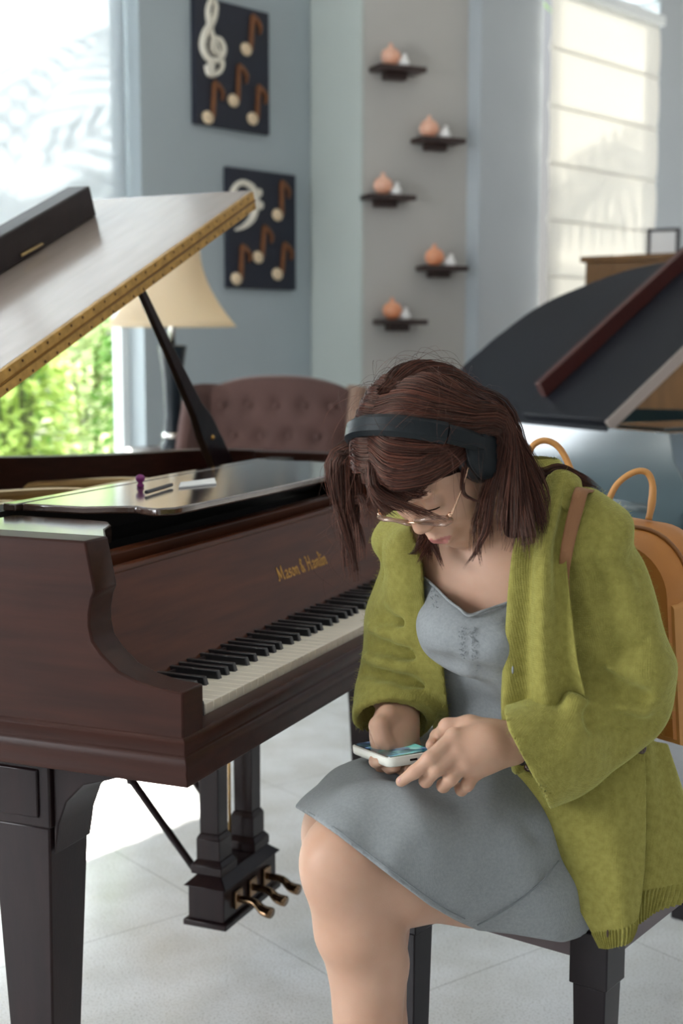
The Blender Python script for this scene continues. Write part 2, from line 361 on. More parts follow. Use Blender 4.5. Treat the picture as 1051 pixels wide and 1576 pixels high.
# ------------------------------------------------------------------ five little shelves in the niche, each with two ornaments
M_shelf = mat('dark_shelf_wood', (.035, .016, .013), .4, noise=.3, nscale=20, stretch=(1, 8, 8))
M_orange = mat('orange_ceramic', (.80, .27, .11), .5, noise=.25, nscale=15, color2=(.80, .40, .25))
M_orange2 = mat('peach_ceramic', (.78, .36, .22), .5, noise=.25, nscale=15, color2=(.80, .5, .38))
M_porc = mat('white_porcelain', (.85, .85, .85), .3)
shelf_px = [(578, 650, 102, 'top', 602, 617), (643, 710, 213, 'second', 661, 682), (564, 634, 301, 'third', 590, 605), (650, 714, 411, 'fourth', 669, 690), (584, 652, 494, 'lowest', 604, 616)]
for i, (x0, x1, y, nm, ox, wx) in enumerate(shelf_px):
    P0, P1 = on(x0, y, c1+Nn*.08, Nn), on(x1, y+6, c1+Nn*.08, Nn)
    t0, t1 = (P0-c1).dot(Tn), (P1-c1).dot(Tn); z = P0.z
    org = c1+Tn*((t0+t1)/2)+Vector((0, 0, z)); w = (t1-t0)/2
    r = thing('wall_shelf', '%s of the five small dark shelves in the grey niche' % nm, 'shelf', org, axes_empty(None, Tn), 'small dark shelves in the niche')
    MB().box(-w, w, -.13, -.001, -.018, .008).build('board', M_shelf, r, bevel=.003)
    MB().box(-w*.45, w*.45, -.06, -.001, -.05, -.018).build('bracket', M_shelf, r, bevel=.004)
    zt_ = .008
    tx = (on(ox, y, c1+Nn*.08, Nn)-org).dot(Tn); wx_ = (on(wx, y, c1+Nn*.08, Nn)-org).dot(Tn)
    wx_ = max(wx_, tx+.062)
    M2 = M_orange if i > 2 else M_orange2
    r2 = thing('orange_ornament', 'round orange ornament on the %s niche shelf' % nm, 'ornament', org+Tn*tx+Nn*.075+Vector((0, 0, zt_)), 0, 'orange ornaments on the niche shelves')
    mb = MB(); rs = []
    for a in range(11):
        th = PI*a/10; rr = .046*max(math.sin(th), .02); rs.append([Vector((rr*(1+.10*math.cos(9*2*PI*j/36))*math.cos(2*PI*j/36), rr*(1+.10*math.cos(9*2*PI*j/36))*math.sin(2*PI*j/36), .044-.044*math.cos(th)*(1.05))) for j in range(36)])
    mb.rings(rs); mb.build('body', M2, r2, smooth=True)
    MB().lathe([(.018, 0), (.013, .008), (.008, .016), (.010, .022), (.001, .024)], 14, (0, 0, .086)).build('crest', M2, r2, smooth=True)
    r3 = thing('white_ornament', 'little white ornament beside the orange one on the %s niche shelf' % nm, 'ornament', org+Tn*wx_+Nn*.095+Vector((0, 0, zt_)), 0, 'white ornaments on the niche shelves')
    MB().lathe([(.022, 0), (.028, .008), (.030, .02), (.024, .034), (.012, .042), (.001, .044)], 18).build('body', M_porc, r3, smooth=True)
    MB().sphere((.006, -.006, .050), .012, 12, 8).build('top_knob', M_porc, r3, smooth=True)

# ------------------------------------------------------------------ table lamp beside the window, on its table
M_lshade = cloth_mat('lamp_shade_cloth', (.86, .74, .56), .5)
M_lblack = mat('black_lamp_gloss', (.008, .014, .020), .30, spec=.3)
M_silver = mat('silver_band', (.75, .74, .7), .25, metal=1)
LD = 5.75; lc = at(266, 600, LD); zb_ = at(262, 692, LD).z; zs0 = at(262, 503, LD).z; zs1 = zs0+.32
r = thing('table_lamp', 'table lamp with a flared cream shade and a black vase-shaped base, beside the garden window', 'lamp', (lc.x, lc.y, zb_))
def LZ(py): return at(262, py, LD).z-zb_
MB().lathe([(.055, 0), (.055, .02), (.046, .03), (.040, .05), (.040, LZ(655)), (.036, LZ(640)), (.038, LZ(600)), (.046, LZ(565)), (.056, LZ(540)), (.060, LZ(532)), (.04, LZ(531)), (.012, LZ(530))], 28).build('base', M_lblack, r, smooth=True, angle=50)
MB().lathe([(.0405, LZ(676)), (.047, LZ(674)), (.047, LZ(668)), (.0405, LZ(666))], 28).build('collar_band', M_silver, r, smooth=True)
MB().lathe([(.012, LZ(531)), (.012, LZ(500)), (.02, LZ(495)), (.02, LZ(485)), (.006, LZ(480)), (.006, zs1-zb_-.02)], 14).build('stem', M_silver, r, smooth=True)
mb = MB(); rs = []
for u in np.linspace(0, 1, 14):
    rad = .115 + (.262-.115)*(1-u)**1.9
    rs.append([Vector((rad*math.cos(2*PI*j/48), rad*math.sin(2*PI*j/48), zs0-zb_+u*.32)) for j in range(48)])
mb.rings(rs, caps=False); mb.build('lamp_shade', M_lshade, r, smooth=True, solid=.003)
# side table
M_table = mat('side_table_wood', (.05, .022, .016), .35, noise=.3, nscale=12, stretch=(1, 6, 1))
r = thing('side_table', 'small dark round table under the lamp by the window', 'table', (lc.x-.05, lc.y+.03, 0))
MB().lathe([(.001, zb_-.03), (.15, zb_-.03), (.16, zb_-.02), (.16, zb_-.008), (.15, zb_-.0005), (.001, zb_-.0005)], 40).build('tabletop', M_table, r, smooth=True, angle=40)
MB().lathe([(.16, .03), (.15, .05), (.05, .09), (.035, .2), (.05, .35), (.03, .5), (.045, zb_-.03)], 24).build('pedestal', M_table, r, smooth=True)
for k in range(3):
    a = 2*PI*k/3; MB().tube([(.05*math.cos(a), .05*math.sin(a), .10), (.12*math.cos(a), .12*math.sin(a), .06), (.15*math.cos(a), .15*math.sin(a), .018)], [.02, .02, .018], 10).build('foot', M_table, r, smooth=True)

# ------------------------------------------------------------------ tufted wingback armchair
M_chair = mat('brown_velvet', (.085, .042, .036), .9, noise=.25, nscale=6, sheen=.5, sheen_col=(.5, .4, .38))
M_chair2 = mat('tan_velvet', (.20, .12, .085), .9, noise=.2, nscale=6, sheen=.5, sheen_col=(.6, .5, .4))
cd = 5.55; cc = at(420, 640, cd)
ang = math.radians(-14)
r = thing('armchair', 'brown button-tufted wingback armchair behind the brown grand piano', 'armchair', (cc.x, cc.y, 0), ang)
tufts = []
for row, z in enumerate((.74, .86, .98)):
    for i in range(-2, 3): tufts.append(((i+(.5 if row % 2 else 0))*.115, z))
mb = MB(); rows = []
ztop = at(417, 578, cd).z
NX, NZ = 60, 46
for iz in range(NZ+1):
    v = iz/NZ; row = []
    for ix in range(NX+1):
        u = -1+2*ix/NX
        x = .29*u; top = ztop - .055*abs(u)**2.6
        z = .45+(top-.45)*v
        bulge = .055*(1-abs(u)**4)*(math.sin(PI*min(1, v*.96+.04))**.35)
        d = sum(-.0+.022*math.exp(-((x-tx)**2+(z-tz)**2)/.0010)+.012*math.exp(-((x-tx)**2+(z-tz)**2)/.008) for tx, tz in tufts if abs(x-tx) < .2)
        row.append(Vector((x, -bulge+d+.10*(v-.2)+.0*u, z)))
    rows.append(row)
mb.rings(rows, False, False)
o = mb.build('backrest', M_chair, r, smooth=True, solid=.10, off=-1 if True else 1)
for tx, tz in tufts:
    if abs(tx) < .27: MB().sphere((tx, .02+.10*((tz-.45)/.6-.2)-.035, tz), (.014, .008, .014), 12, 8).build('tuft_button', M_chair, r, smooth=True)
for s in (-1, 1):
    mb = MB(); rows = []
    for iz in range(17):
        v = iz/16; z = .42+v*(ztop-.04-.42); dep = .30*(1-.55*v**2)
        rows.append([Vector((s*(.29+.055*math.sin(a)*0+.06*(0.5-0.5*math.cos(a))), .10-(dep)*(a/PI) if False else (.10+.06*v)-dep*a/PI, z)) for a in np.linspace(0, PI, 10)])
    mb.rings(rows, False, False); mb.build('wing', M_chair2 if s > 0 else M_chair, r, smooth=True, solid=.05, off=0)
MB().box(-.34, .34, -.42, .12, .22, .42).build('seat_box', M_chair, r, bevel=.03, seg=4)
MB().box(-.26, .26, -.45, .02, .42, .52).build('seat_cushion', M_chair, r, bevel=.04, seg=5)
for s in (-1, 1):
    MB().box(min(s*.27, s*.37), max(s*.27, s*.37), -.42, .02, .30, .62).build('armrest', M_chair, r, bevel=.04, seg=5)
    for y in (-.38, .08): MB().box(s*.30-.025, s*.30+.025, y-.025, y+.025, 0, .22, taper=(.6, .6)).build('leg', M_dark, r, bevel=.004)

# ------------------------------------------------------------------ garden behind the window
M_leafA = cloth_mat('leaf_green', (.22, .40, .10), .45)
M_leafB = cloth_mat('leaf_yellow_green', (.44, .55, .16), .45)
M_leafC = cloth_mat('leaf_pale', (.62, .70, .45), .45)
M_stem = mat('plant_stem', (.12, .14, .05), .7)
def leaf(mb, p, d, L, w, droop=.2, seg=4):
    d = Vector(d).normalized(); side = d.cross(Vector((0, 0, 1)))
    if side.length < .05: side = Vector((1, 0, 0))
    side.normalize(); a, b = [], []
    for i in range(seg+1):
        u = i/seg; c = Vector(p)+d*(L*u)+Vector((0, 0, -droop*L*u*u)); ww = w*math.sin(PI*min(.98, .08+u*.92))**.8/2
        a.append(c+side*ww); b.append(c-side*ww)
    vs = a+b[::-1]; mb.add(a+b, [(i, i+1, seg+1+i+1, seg+1+i) for i in range(seg)])
ground = MB().box(-9, 3, 5.2, 16, -.32, -.12)
o = ground.build('garden_ground', mat('garden_soil', (.30, .30, .18), .9, noise=.4, nscale=5)); o['kind'] = 'structure'
def bush(name, c, rad, h, n, L, w, m, label, cat, group=None):
    rg = random.Random(int(abs(c[0]*97+c[1]*31)*10)); r = thing(name, label, cat, (c[0], c[1], -.12), 0, group); mb = MB(); st = MB()
    for k in range(9):
        a = rg.uniform(0, 2*PI); q = rg.uniform(.2, .8)*rad; st.tube([(0.03*math.cos(a), .03*math.sin(a), 0), (q*.5*math.cos(a), q*.5*math.sin(a), h*.45), (q*math.cos(a), q*math.sin(a), h*.85)], [.02, .014, .006], 6)
    for k in range(n):
        a = rg.uniform(0, 2*PI); z = rg.uniform(.12, 1)**.8*h; q = rad*math.sqrt(rg.random())*(1-.45*(z/h)**3)
        leaf(mb, (q*math.cos(a), q*math.sin(a), z), (math.cos(a+rg.uniform(-1, 1)), math.sin(a+rg.uniform(-1, 1)), rg.uniform(-.3, .7)), L*rg.uniform(.6, 1.2), w*rg.uniform(.7, 1.2), .35)
    mb.build('foliage', m, r, smooth=True); st.build('stems', M_stem, r, smooth=True)
    return r
out = Wc - Nw*1.0
def gp(t, d): p = Wc+Tw*t-Nw*d; return (p.x, p.y)
bush('garden_shrub', gp(-.02, 1.3), .30, 1.85, 1500, .10, .055, M_leafA, 'green leafy shrub outside the window, nearest the lamp', 'shrub', 'shrubs in the garden')
bush('garden_shrub', gp(-.95, 1.2), .30, 1.75, 1500, .10, .055, M_leafB, 'yellow-green shrub outside the left of the window', 'shrub', 'shrubs in the garden')
bush('garden_shrub', gp(-.50, 2.1), .40, 1.95, 1700, .13, .07, M_leafA, 'green shrub farther out in the garden, between the two nearer shrubs', 'shrub', 'shrubs in the garden')
bush('garden_shrub', gp(.45, 2.3), .40, 1.9, 1500, .13, .07, M_leafC, 'pale green shrub farther out, behind the one nearest the lamp', 'shrub', 'shrubs in the garden')
bush('garden_shrub', gp(-1.9, 1.3), .36, 1.9, 1000, .18, .08, M_leafA, 'broad green shrub at the far left of the window', 'shrub', 'shrubs in the garden')
rg = random.Random(21); q_ = gp(-.46, .70)
r = thing('strap_leaf_plant', 'tall plant with long strap leaves close to the window glass', 'plant', (q_[0], q_[1], -.12)); mb = MB()
for k in range(13):
    a = rg.uniform(0, 2*PI); leaf(mb, (.02*math.cos(a), .02*math.sin(a), rg.uniform(.7, 1.3)), (math.cos(a)*.7, math.sin(a)*.7, rg.uniform(.6, 1.4)), rg.uniform(.35, .6), .075, .35, 8)
mb.build('leaves', M_leafB, r, smooth=True); MB().tube([(0, 0, 0), (.02, 0, .7), (0, .02, 1.35)], [.03, .025, .015], 8).build('stem', M_stem, r, smooth=True)
# palm whose fronds shade the blinds
def palm(loc, H, nf, label, seed, L0=1.5):
    rg = random.Random(seed); r = thing('palm_tree', label, 'palm', loc, 0, 'palms in the garden'); mb = MB(); MB().tube([(0, 0, 0), (.03, .02, H*.5), (0, .0, H)], [.11, .09, .07], 12).build('trunk', M_stem, r, smooth=True)
    for k in range(nf):
        a = 2*PI*k/nf+rg.uniform(-.2, .2); L = rg.uniform(.8, 1.15)*L0; el = rg.uniform(.3, 1.1); P = []
        for i in range(15):
            u = i/14; P.append(Vector((math.cos(a)*L*u*math.cos(el*(1-u)), math.sin(a)*L*u*math.cos(el*(1-u)), H+L*(math.sin(el)*u-.75*u*u))))
        mb.tube(P, [.012*(1-.8*i/14) for i in range(15)], 5)
        for i in range(2, 15):
            t = (P[i]-P[i-1]).normalized(); sd_ = t.cross(Vector((0, 0, 1))).normalized()
            for s in (-1, 1): leaf(mb, P[i], sd_*s+t*.7, L*.30*(1-.4*abs(i/14-.4)), .05, .3, 3)
    mb.build('fronds', M_leafA, r, smooth=True)
px_ = gp(.55, 3.3)
palm((px_[0], px_[1], -.12), 3.9, 9, 'palm outside the garden window whose fronds shadow the shade', 3, 1.5)
px_ = gp(4.2, 3.4)
palm((px_[0], px_[1], -.12), 4.3, 12, 'palm outside the blind-covered window, beyond the niche wall', 5, 1.6)
# ------------------------------------------------------------------ grand piano of brown wood; local x = along the keyboard, y = towards the tail
def wood_mat(name, c1, c2, rough, coat, stretch, nscale=5, spec=.16):
    m = mat(name, c1, rough, noise=.4, nscale=nscale, color2=c2, coat=coat, stretch=stretch, bump=.06, bscale=60, detail=8, coat_rough=.12)
    m.node_tree.nodes['Principled BSDF'].inputs['Specular IOR Level'].default_value = spec
    return m
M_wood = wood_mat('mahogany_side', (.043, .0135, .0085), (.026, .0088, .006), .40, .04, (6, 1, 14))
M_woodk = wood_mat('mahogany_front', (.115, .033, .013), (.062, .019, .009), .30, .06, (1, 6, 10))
M_woodd = wood_mat('dark_mahogany', (.019, .0095, .010), (.012, .0065, .0075), .32, .15, (8, 8, 1.5))
M_top = wood_mat('polished_top', (.080, .045, .033), (.055, .032, .024), .11, 1.0, (6, 1, 1), spec=.9)
M_flap = wood_mat('satin_lid', (.40, .33, .285), (.36, .29, .245), .26, .9, (1.5, 8, 1), spec=.6)  # base colour paled to carry the window's sheen on the lid
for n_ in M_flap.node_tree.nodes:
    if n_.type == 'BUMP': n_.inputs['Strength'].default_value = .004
M_inside = mat('piano_inside', (.010, .007, .006), .7)
M_brass = mat('brass_hinge', (.62, .36, .10), .35, metal=.85, noise=.35, nscale=60)
M_gold = mat('gold_plate', (.62, .44, .20), .38, metal=.7, noise=.2, nscale=6)
M_ivk = mat('ivory_key', (.88, .80, .67), .28, noise=.05, nscale=4, coat=.2)
M_ebony = mat('ebony_key', (.012, .012, .014), .3, coat=.2)
M_letter = mat('gold_lettering', (.58, .30, .05), .4, metal=.5)
M_felt = mat('dark_felt', (.02, .01, .012), .95)
PY = math.radians(90-22.9)
P1 = thing('grand_piano', 'brown wooden grand piano with lid half raised and open keyboard, in the left foreground', 'piano', (-.2, 1.766, 0), PY)
PW = 1.512    # outer width
PL = 1.75
ZR, ZB = .979, .665
# rim: bass side straight, treble side bent towards the tail
arm = [(.012, .725), (.012, .788), (.046, .790), (.081, .797), (.110, .808), (.135, .829), (.148, .845), (.1525, .865), (.152, .882), (.148, .901), (.1425, .913), (.156, ZR)]
def arm_poly(y_back=.62): return arm + [(y_back, ZR), (y_back, .70), (.012, .70)]
def arm_mesh(x0, x1):
    mb = MB(); mb.prism([(x0, y, z) for y, z in [(.012, .70)]+arm[1:]+[(.62, ZR), (.62, .70)]], (x1-x0, 0, 0)); return mb
arm_mesh(.012, .068).build('arm', M_wood, P1, bevel=.003)
arm_mesh(PW-.068, PW-.012).build('arm', M_wood, P1, bevel=.003)
# step block at the top of each arm that carries the fallboard pin
for x0, x1 in ((.012, .068), (PW-.068, PW-.012)):
    MB().prism([(x0, y, z) for y, z in [(.158, ZR-.001), (.141, .913), (.108, .913), (.108, .921), (.133, .9245), (.1555, ZR)]], (x1-x0, 0, 0))
# rim behind the arms
def outline(n=60):
    ctl = [(PW-.012, .62), (PW-.02, .74), (1.42, .82), (1.27, .90), (1.12, 1.06), (1.00, 1.28), (.88, 1.52), (.70, 1.70), (.42, 1.76), (.18, 1.72), (.04, 1.58), (.012, 1.40), (.012, .62)]
    return [(p.x, p.y) for p in cat_rom([(a, b, 0) for a, b in ctl], n)]
ol = outline(90)
mb = MB(); rs = []
for i, (x, y) in enumerate(ol):
    a = Vector(ol[max(i-1, 0)]); b = Vector(ol[min(i+1, len(ol)-1)]); t = (b-a).normalized(); nn = Vector((t.y, -t.x)) * -1
    q = Vector((x, y)) + nn*.052 if True else None
    rs.append([Vector((x, y, ZB+.03)), Vector((x, y, ZR)), Vector((q.x, q.y, ZR)), Vector((q.x, q.y, ZB+.03))])
mb.rings(rs); mb.build('rim', M_wood, P1, smooth=True, angle=40)
# soundboard, gold plate with curved ribs, wrest plank
poly = [(x*.97+.02, y*.97+.02, .80) for x, y in ol]
MB().prism(poly, (0, 0, .02)).build('soundboard', mat('spruce', (.35, .22, .10), .5, noise=.3, nscale=5, stretch=(8, 1, 1)), P1)
mb = MB(); mb.prism([(x*.94+.04, y*.92+.06, .852) for x, y in ol if y > .63] , (0, 0, .014))
for k in range(5):
    x = .2+.24*k; mb.tube(cat_rom([(x, .58, .90), (x-.02, .75, .925), (x-.06, 1.0, .91), (x-.12, 1.45, .88)], 16), .014, 8)
mb.tube(cat_rom([(.10, .62, .935), (.35, .60, .955), (.60, .63, .945), (.85, .60, .955), (1.15, .62, .93), (1.35, .64, .92)], 40), .016, 8, flat=.7)
mb.build('iron_plate', M_gold, P1, smooth=True, angle=40)
MB().box(.07, PW-.07, .40, .60, .80, .905).build('pin_block', M_inside, P1)
mb = MB()
for k in range(70):
    x = .12+k*.0182; mb.tube([(x, .50, .918), (x*.82+.08, 1.45+.0*x, .90)], .0006, 4)
mb.build('strings', M_silver, P1)['kind'] = 'stuff'
# key bed, mouldings, slip
def mould(prof, x0, x1, y0, name, m):   # profile (outward, z); runs round the near side and the front
    mb = MB(); mb2 = []
    for (sx, sy) in ((0, 1), (0, 0), (1, 0), (1, 1)):
        ring = []
        for o_, z in prof:
            x = x0-o_ if sx == 0 else x1+o_; y = 1.30 if sy else y0-o_
            if sy and sx: x = x1+o_; y = .66
            ring.append(Vector((x, y, z)))
        mb2.append(ring)
    mb.rings(mb2); mb.build(name, m, P1, bevel=.0015)
mould([(-.03, ZB), (.012, ZB), (.0125, .672), (.009, .680), (.011, .690), (.0085, .700), (.0045, .704), (.0045, .722), (.002, .725), (.0, .7275), (-.03, .7275)], .012, PW-.012, .012, 'base_moulding', M_wood)
MB().box(.03, PW-.03, .03, .62, ZB+.004, .698).build('key_bed', M_woodd, P1)
mb = MB(); mb.prism([(.066, y, z) for y, z in [(.036, .700), (.014, .700), (.014, .706), (.022, .708), (.022, .715), (.022, .7165), (.036, .7165)]], (PW-.132, 0, 0))
mb.build('key_slip', M_woodd, P1, bevel=.0015)
for x0, x1 in ((.0685, .133), (PW-.133, PW-.0685)):
    MB().box(x0, x1, .045, .165, .699, .7465).build('key_block', M_ebony, P1, bevel=.004)
# fallboard, its rounded top moulding and the rail behind
mb = MB(); mb.prism([(.070, y, z) for y, z in [(.172, .735), (.182, .735), (.262, .897), (.262, .905), (.238, .905), (.232, .890), (.212, .838), (.188, .772)]], (PW-.14, 0, 0))
fb = mb.build('fallboard', M_woodk, P1, bevel=.002)
mb = MB(); mb.tube([(.070, .243, .902), (PW-.07, .243, .902)], .008, 12); mb.build('fallboard_nosing', M_woodk, P1, smooth=True, angle=50)
MB().box(.070, PW-.07, .275, .300, .86, .921).build('rail', M_woodk, P1, bevel=.004)
MB().box(.069, PW-.069, .255, .62, .78, .80).build('action_well', M_inside, P1)
# keys
kx0 = .1353
for i in range(52):
    mb = MB(); x = kx0+i*.0235
    mb.box(x+.0006, x+.0229, .0455, .19, .7185, .7400); mb.build('white_key', M_ivk, P1, bevel=.0012, seg=2)
pat = [1, 0, 1, 1, 0, 1, 1]        # a black key follows A, C, D, F, G
names = 'ABCDEFG'; cnt = 0
for i in range(51):
    if names[i % 7] in 'ACDFG':
        x = kx0+(i+1)*.0235; off = {'A': .002, 'C': -.0025, 'D': .0025, 'F': -.003, 'G': 0}[names[i % 7]]
        x += off; mb = MB()
        mb.hexa([Vector((x-.0062, .0935, .735)), Vector((x+.0062, .0935, .735)), Vector((x+.0062, .19, .735)), Vector((x-.0062, .19, .735)),
                 Vector((x-.0048, .0985, .7525)), Vector((x+.0048, .0985, .7525)), Vector((x+.0048, .19, .7525)), Vector((x-.0048, .19, .7525))])
        mb.build('black_key', M_ebony, P1, bevel=.0014, seg=2)
MB().box(kx0, PW-kx0, .168, .1725, .736, .749).build('key_felt', M_felt, P1)
# maker's name, drawn with a broad nib on the fallboard
def nib_text(strokes_word, x0, x1, zc, h):
    mb = MB(); G = {
     'M': [[(-.04, .06), (.08, 0), (.14, .12), (.10, .9)], [(.10, .9), (.40, .12)], [(.40, .12), (.70, .95), (.70, .08), (.82, 0)]],
     'a': [[(.05, .45), (.25, .55), (.35, .45), (.35, .08), (.45, 0)], [(.35, .3), (.08, .2), (.08, .05), (.2, 0), (.35, .12)]],
     's': [[(.38, .5), (.15, .55), (.06, .4), (.32, .22), (.28, .04), (.02, .03)]],
     'o': [[(.2, .55), (.05, .42), (.05, .1), (.2, 0), (.36, .12), (.36, .42), (.2, .55)]],
     'n': [[(0, .5), (.08, .45), (.08, .02)], [(.08, .42), (.25, .55), (.36, .43), (.36, .06), (.45, 0)]],
     '&': [[(.5, 0), (.1, .7), (.2, .95), (.36, .8), (.1, .35), (.1, .1), (.25, 0), (.5, .4)]],
     'H': [[(.0, .98), (.12, .92), (.12, .04), (0, .0)], [(.12, .50), (.54, .52)], [(.54, .98), (.54, .06), (.64, 0)]],
     'm': [[(0, .5), (.08, .45), (.08, .02)], [(.08, .42), (.22, .55), (.3, .43), (.3, .03)], [(.3, .42), (.44, .55), (.53, .43), (.53, .06), (.62, 0)]],
     'l': [[(.02, 1), (.1, .92), (.1, .08), (.2, 0)]],
     'i': [[(.02, .5), (.1, .45), (.1, .06), (.2, 0)], [(.06, .78), (.13, .72)]]}
    adv = {'M': .98, 'a': .52, 's': .47, 'o': .5, 'n': .54, '&': .66, 'H': .76, 'm': .70, 'l': .27, 'i': .27, ' ': .28}
    tot = sum(adv[c] for c in strokes_word); sc = (x1-x0)/tot; x = x0
    for c in strokes_word:
        for st in G.get(c, []):
            for a, b in zip(st[:-1], st[1:]):
                A = Vector((x+a[0]*sc, a[1]*h)); Bq = Vector((x+b[0]*sc, b[1]*h)); nb_ = Vector((.62, .62))*.052*sc*1.5; ex = (Bq-A).normalized()*.004*sc*4
                q = [A-nb_-ex*0, A+nb_, Bq+nb_, Bq-nb_]
                def surf(p, lift):   # the fallboard's tilted plane
                    zz = zc+p.y; yy = .212+(zz-.838)*(.232-.212)/(.890-.838) if zz > .838 else .188+(zz-.772)*(.212-.188)/(.838-.772)
                    return Vector((p.x, yy-lift, zz))
                mb.hexa([surf(p, -.0002) for p in q]+[surf(p, .0007) for p in q])
        x += adv[c]*sc
    mb.build('lettering', M_letter, fb)
nib_text('Mason & Hamlin', .706, .924, .812, .025)
# music desk lying flat on top, with an ogee front edge, and its side ledges
ctl = [(.23, .215), (.262, .237), (.275, .252), (.30, .256), (.312, .285), (.318, .330), (.30, .36)]
edge = [(.31, .355), (.335, .315), (.352, .284), (.338, .262), (.335, .235), (.36, .216), (.42, .212), (.66, .205), (.90, .205), (1.08, .212), (1.16, .216), (1.18, .235), (1.175, .262), (1.16, .284), (1.18, .315), (1.20, .355), (1.20, .47), (.31, .47)]
MB().prism([(x, y, .9705) for x, y in edge], (0, 0, .0125)).build('music_desk', M_top, P1, bevel=.003)
MB().box(.30, 1.22, .475, .50, .9705, .983).build('desk_back_rail', M_top, P1, bevel=.002)
for s in (0, 1):
    pl = [(.069, .16), (.075, .162), (.20, .245), (.245, .262), (.275, .285), (.285, .33), (.29, .47), (.069, .47)]
    if s: pl = [(PW-x, y) for x, y in pl]
    MB().prism([(x, y, .940) for x, y in pl], (0, 0, .027)).build('desk_ledge', M_top, P1, bevel=.003)
MB().box(.10, PW-.10, .50, .56, .90, .970).build('desk_slide', M_inside, P1)
# lid: main leaf hinged along the bass side, front leaf folded back over it
AL = math.radians(22.0); BL = .61; LR = 1.565
Rv = Vector((math.cos(AL), 0, math.sin(AL))); Nv = Vector((-math.sin(AL), 0, math.cos(AL))); H0 = Vector((0, 0, ZR+.006))
def lp(r, b, n=0): return H0+Rv*r+Nv*n+Vector((0, b, 0))
lo = [(min(LR, x/math.cos(AL)*.985+.03) if x > .02 else -.008, y+.02) for x, y in ol if y > .7]
lo = [(LR-.02, BL), (LR, BL+.02), (LR, .80)] + [(x if x < .2 else min(LR, x*1.04), y) for x, y in [(1.50, .90), (1.38, 1.0), (1.24, 1.16), (1.10, 1.38), (.96, 1.60), (.78, 1.76), (.50, 1.83), (.2, 1.78), (.02, 1.62), (-.01, 1.45)]] + [(-.01, BL)]
mb = MB(); mb.prism([lp(r, b, -.020) for r, b in lo], Nv*.019); mb.build('main_lid', M_flap, P1, bevel=.002)
fl = [(.0, BL+.006), (LR-.012, BL+.006), (LR-.004, BL+.02), (1.545, BL+.43), (.0, BL+.43)]
mb = MB(); mb.prism([lp(r, b, .001) for r, b in fl], Nv*.019); mb.build('front_flap', M_flap, P1, bevel=.002)
MB().prism([lp(.03, BL+.335, .0205), lp(1.40, BL+.335, .0205), lp(1.40, BL+.395, .0205), lp(.03, BL+.395, .0205)], Nv*.072).build('flap_lip', M_woodd, P1, bevel=.004)
mb = MB(); mb.prism([lp(.0, BL-.004, -.020), lp(LR-.02, BL-.004, -.020), lp(LR-.02, BL+.006, -.020), lp(.0, BL+.006, -.020)], Nv*.0405)
hg = mb.build('piano_hinge', M_brass, P1, bevel=.001)
mb = MB()
for k in range(74):
    c = lp(.02+k*.0207, BL-.0045, -.014 if k % 2 else .014); mb.sphere(c, (.0028, .0015, .0028), 8, 6)
mb.build('hinge_screws', mat('screw_brown', (.13, .06, .02), .4, metal=.6), P1)['kind'] = 'stuff'
mb = MB(); mb.tube([lp(.0, BL-.0048, .0), lp(LR-.02, BL-.0048, .0)], .0022, 6); mb.build('hinge_knuckle', mat('dark_brass', (.24, .12, .03), .4, metal=.8), P1, smooth=True)
B3 = Vector((-math.cos(math.radians(22.9)), math.sin(math.radians(22.9)), 0)); K3 = Vector((math.sin(math.radians(22.9)), math.cos(math.radians(22.9)), 0)); O3 = Vector((-.2, 1.766, 0))
q0, q1 = [on(x, y, O3+B3*(BL+.3335), B3)-O3 for x, y in ((33, 393), (64, 376))]
mb = MB(); mb.tube([Vector((q.dot(K3), BL+.3335, q.z)) for q in (q0, q1)], .0065, 8, flat=.5); mb.build('brass_plate', M_gold, P1, smooth=True)
# prop stick
a = Vector((1.43, .69, .925)); b = lp(1.02, BL+.022, -.021)
mb = MB(); dv = b-a; sx = Vector((0, 1, 0)); sn = dv.cross(sx).normalized()
rs = []
for u, w, t in ((0, .036, .010), (.12, .037, .010), (.28, .034, .010), (.38, .021, .009), (.7, .013, .007), (1, .009, .006)):
    c = a+dv*u; rs.append([c+sn*w+sx*t, c+sn*w-sx*t, c-sn*w-sx*t, c-sn*w+sx*t])
mb.rings(rs); ps = mb.build('prop_stick', M_woodd, P1, bevel=.002)
MB().sphere(a+dv*.22+Vector((-.0, -.010, 0)), .006, 10, 8).build('stick_knob', M_brass, ps, smooth=True)
# legs: square taper with a panelled head and a bracket
def pleg(x0, y0, sgn=1):
    mb = MB(); w = .108
    mb.box(x0, x0+w, y0, y0+w, .56, ZB-.001)
    mb.box(x0+.004, x0+w-.004, y0+.004, y0+w-.004, .075, .56, taper=(.62, .62))
    lg = mb.build('leg', M_woodd, P1, bevel=.003)
    MB().box(x0-.004, x0, y0+.018, y0+w-.018, .575, .645).build('leg_panel', M_woodd, lg, bevel=.002)
    br = [(y0-.0005, ZB-.002)]+[(y0-.118+.0, ZB-.002), (y0-.118, .650), (y0-.09, .640), (y0-.05, .628), (y0-.022, .600), (y0-.008, .565), (y0-.0005, .52)]
    MB().prism([(x0+.008, y, z) for y, z in br], (w-.016, 0, 0)).build('leg_bracket', M_woodd, lg, bevel=.002)
    MB().lathe([(.02, .06), (.02, .078), (.012, .078)], 14, (x0+w/2, y0+w/2, 0)).build('caster_stem', M_silver, lg, smooth=True)
    MB().lathe([(.030, -.012), (.031, -.008), (.031, .008), (.030, .012)], 20, M=Matrix.Translation((x0+w/2, y0+w/2, .031)) @ Matrix.Rotation(PI/2, 4, 'X')).build('caster_wheel', M_brass, lg, smooth=True, angle=40)
    return lg
pleg(.045, .246); pleg(PW-.155, .246)
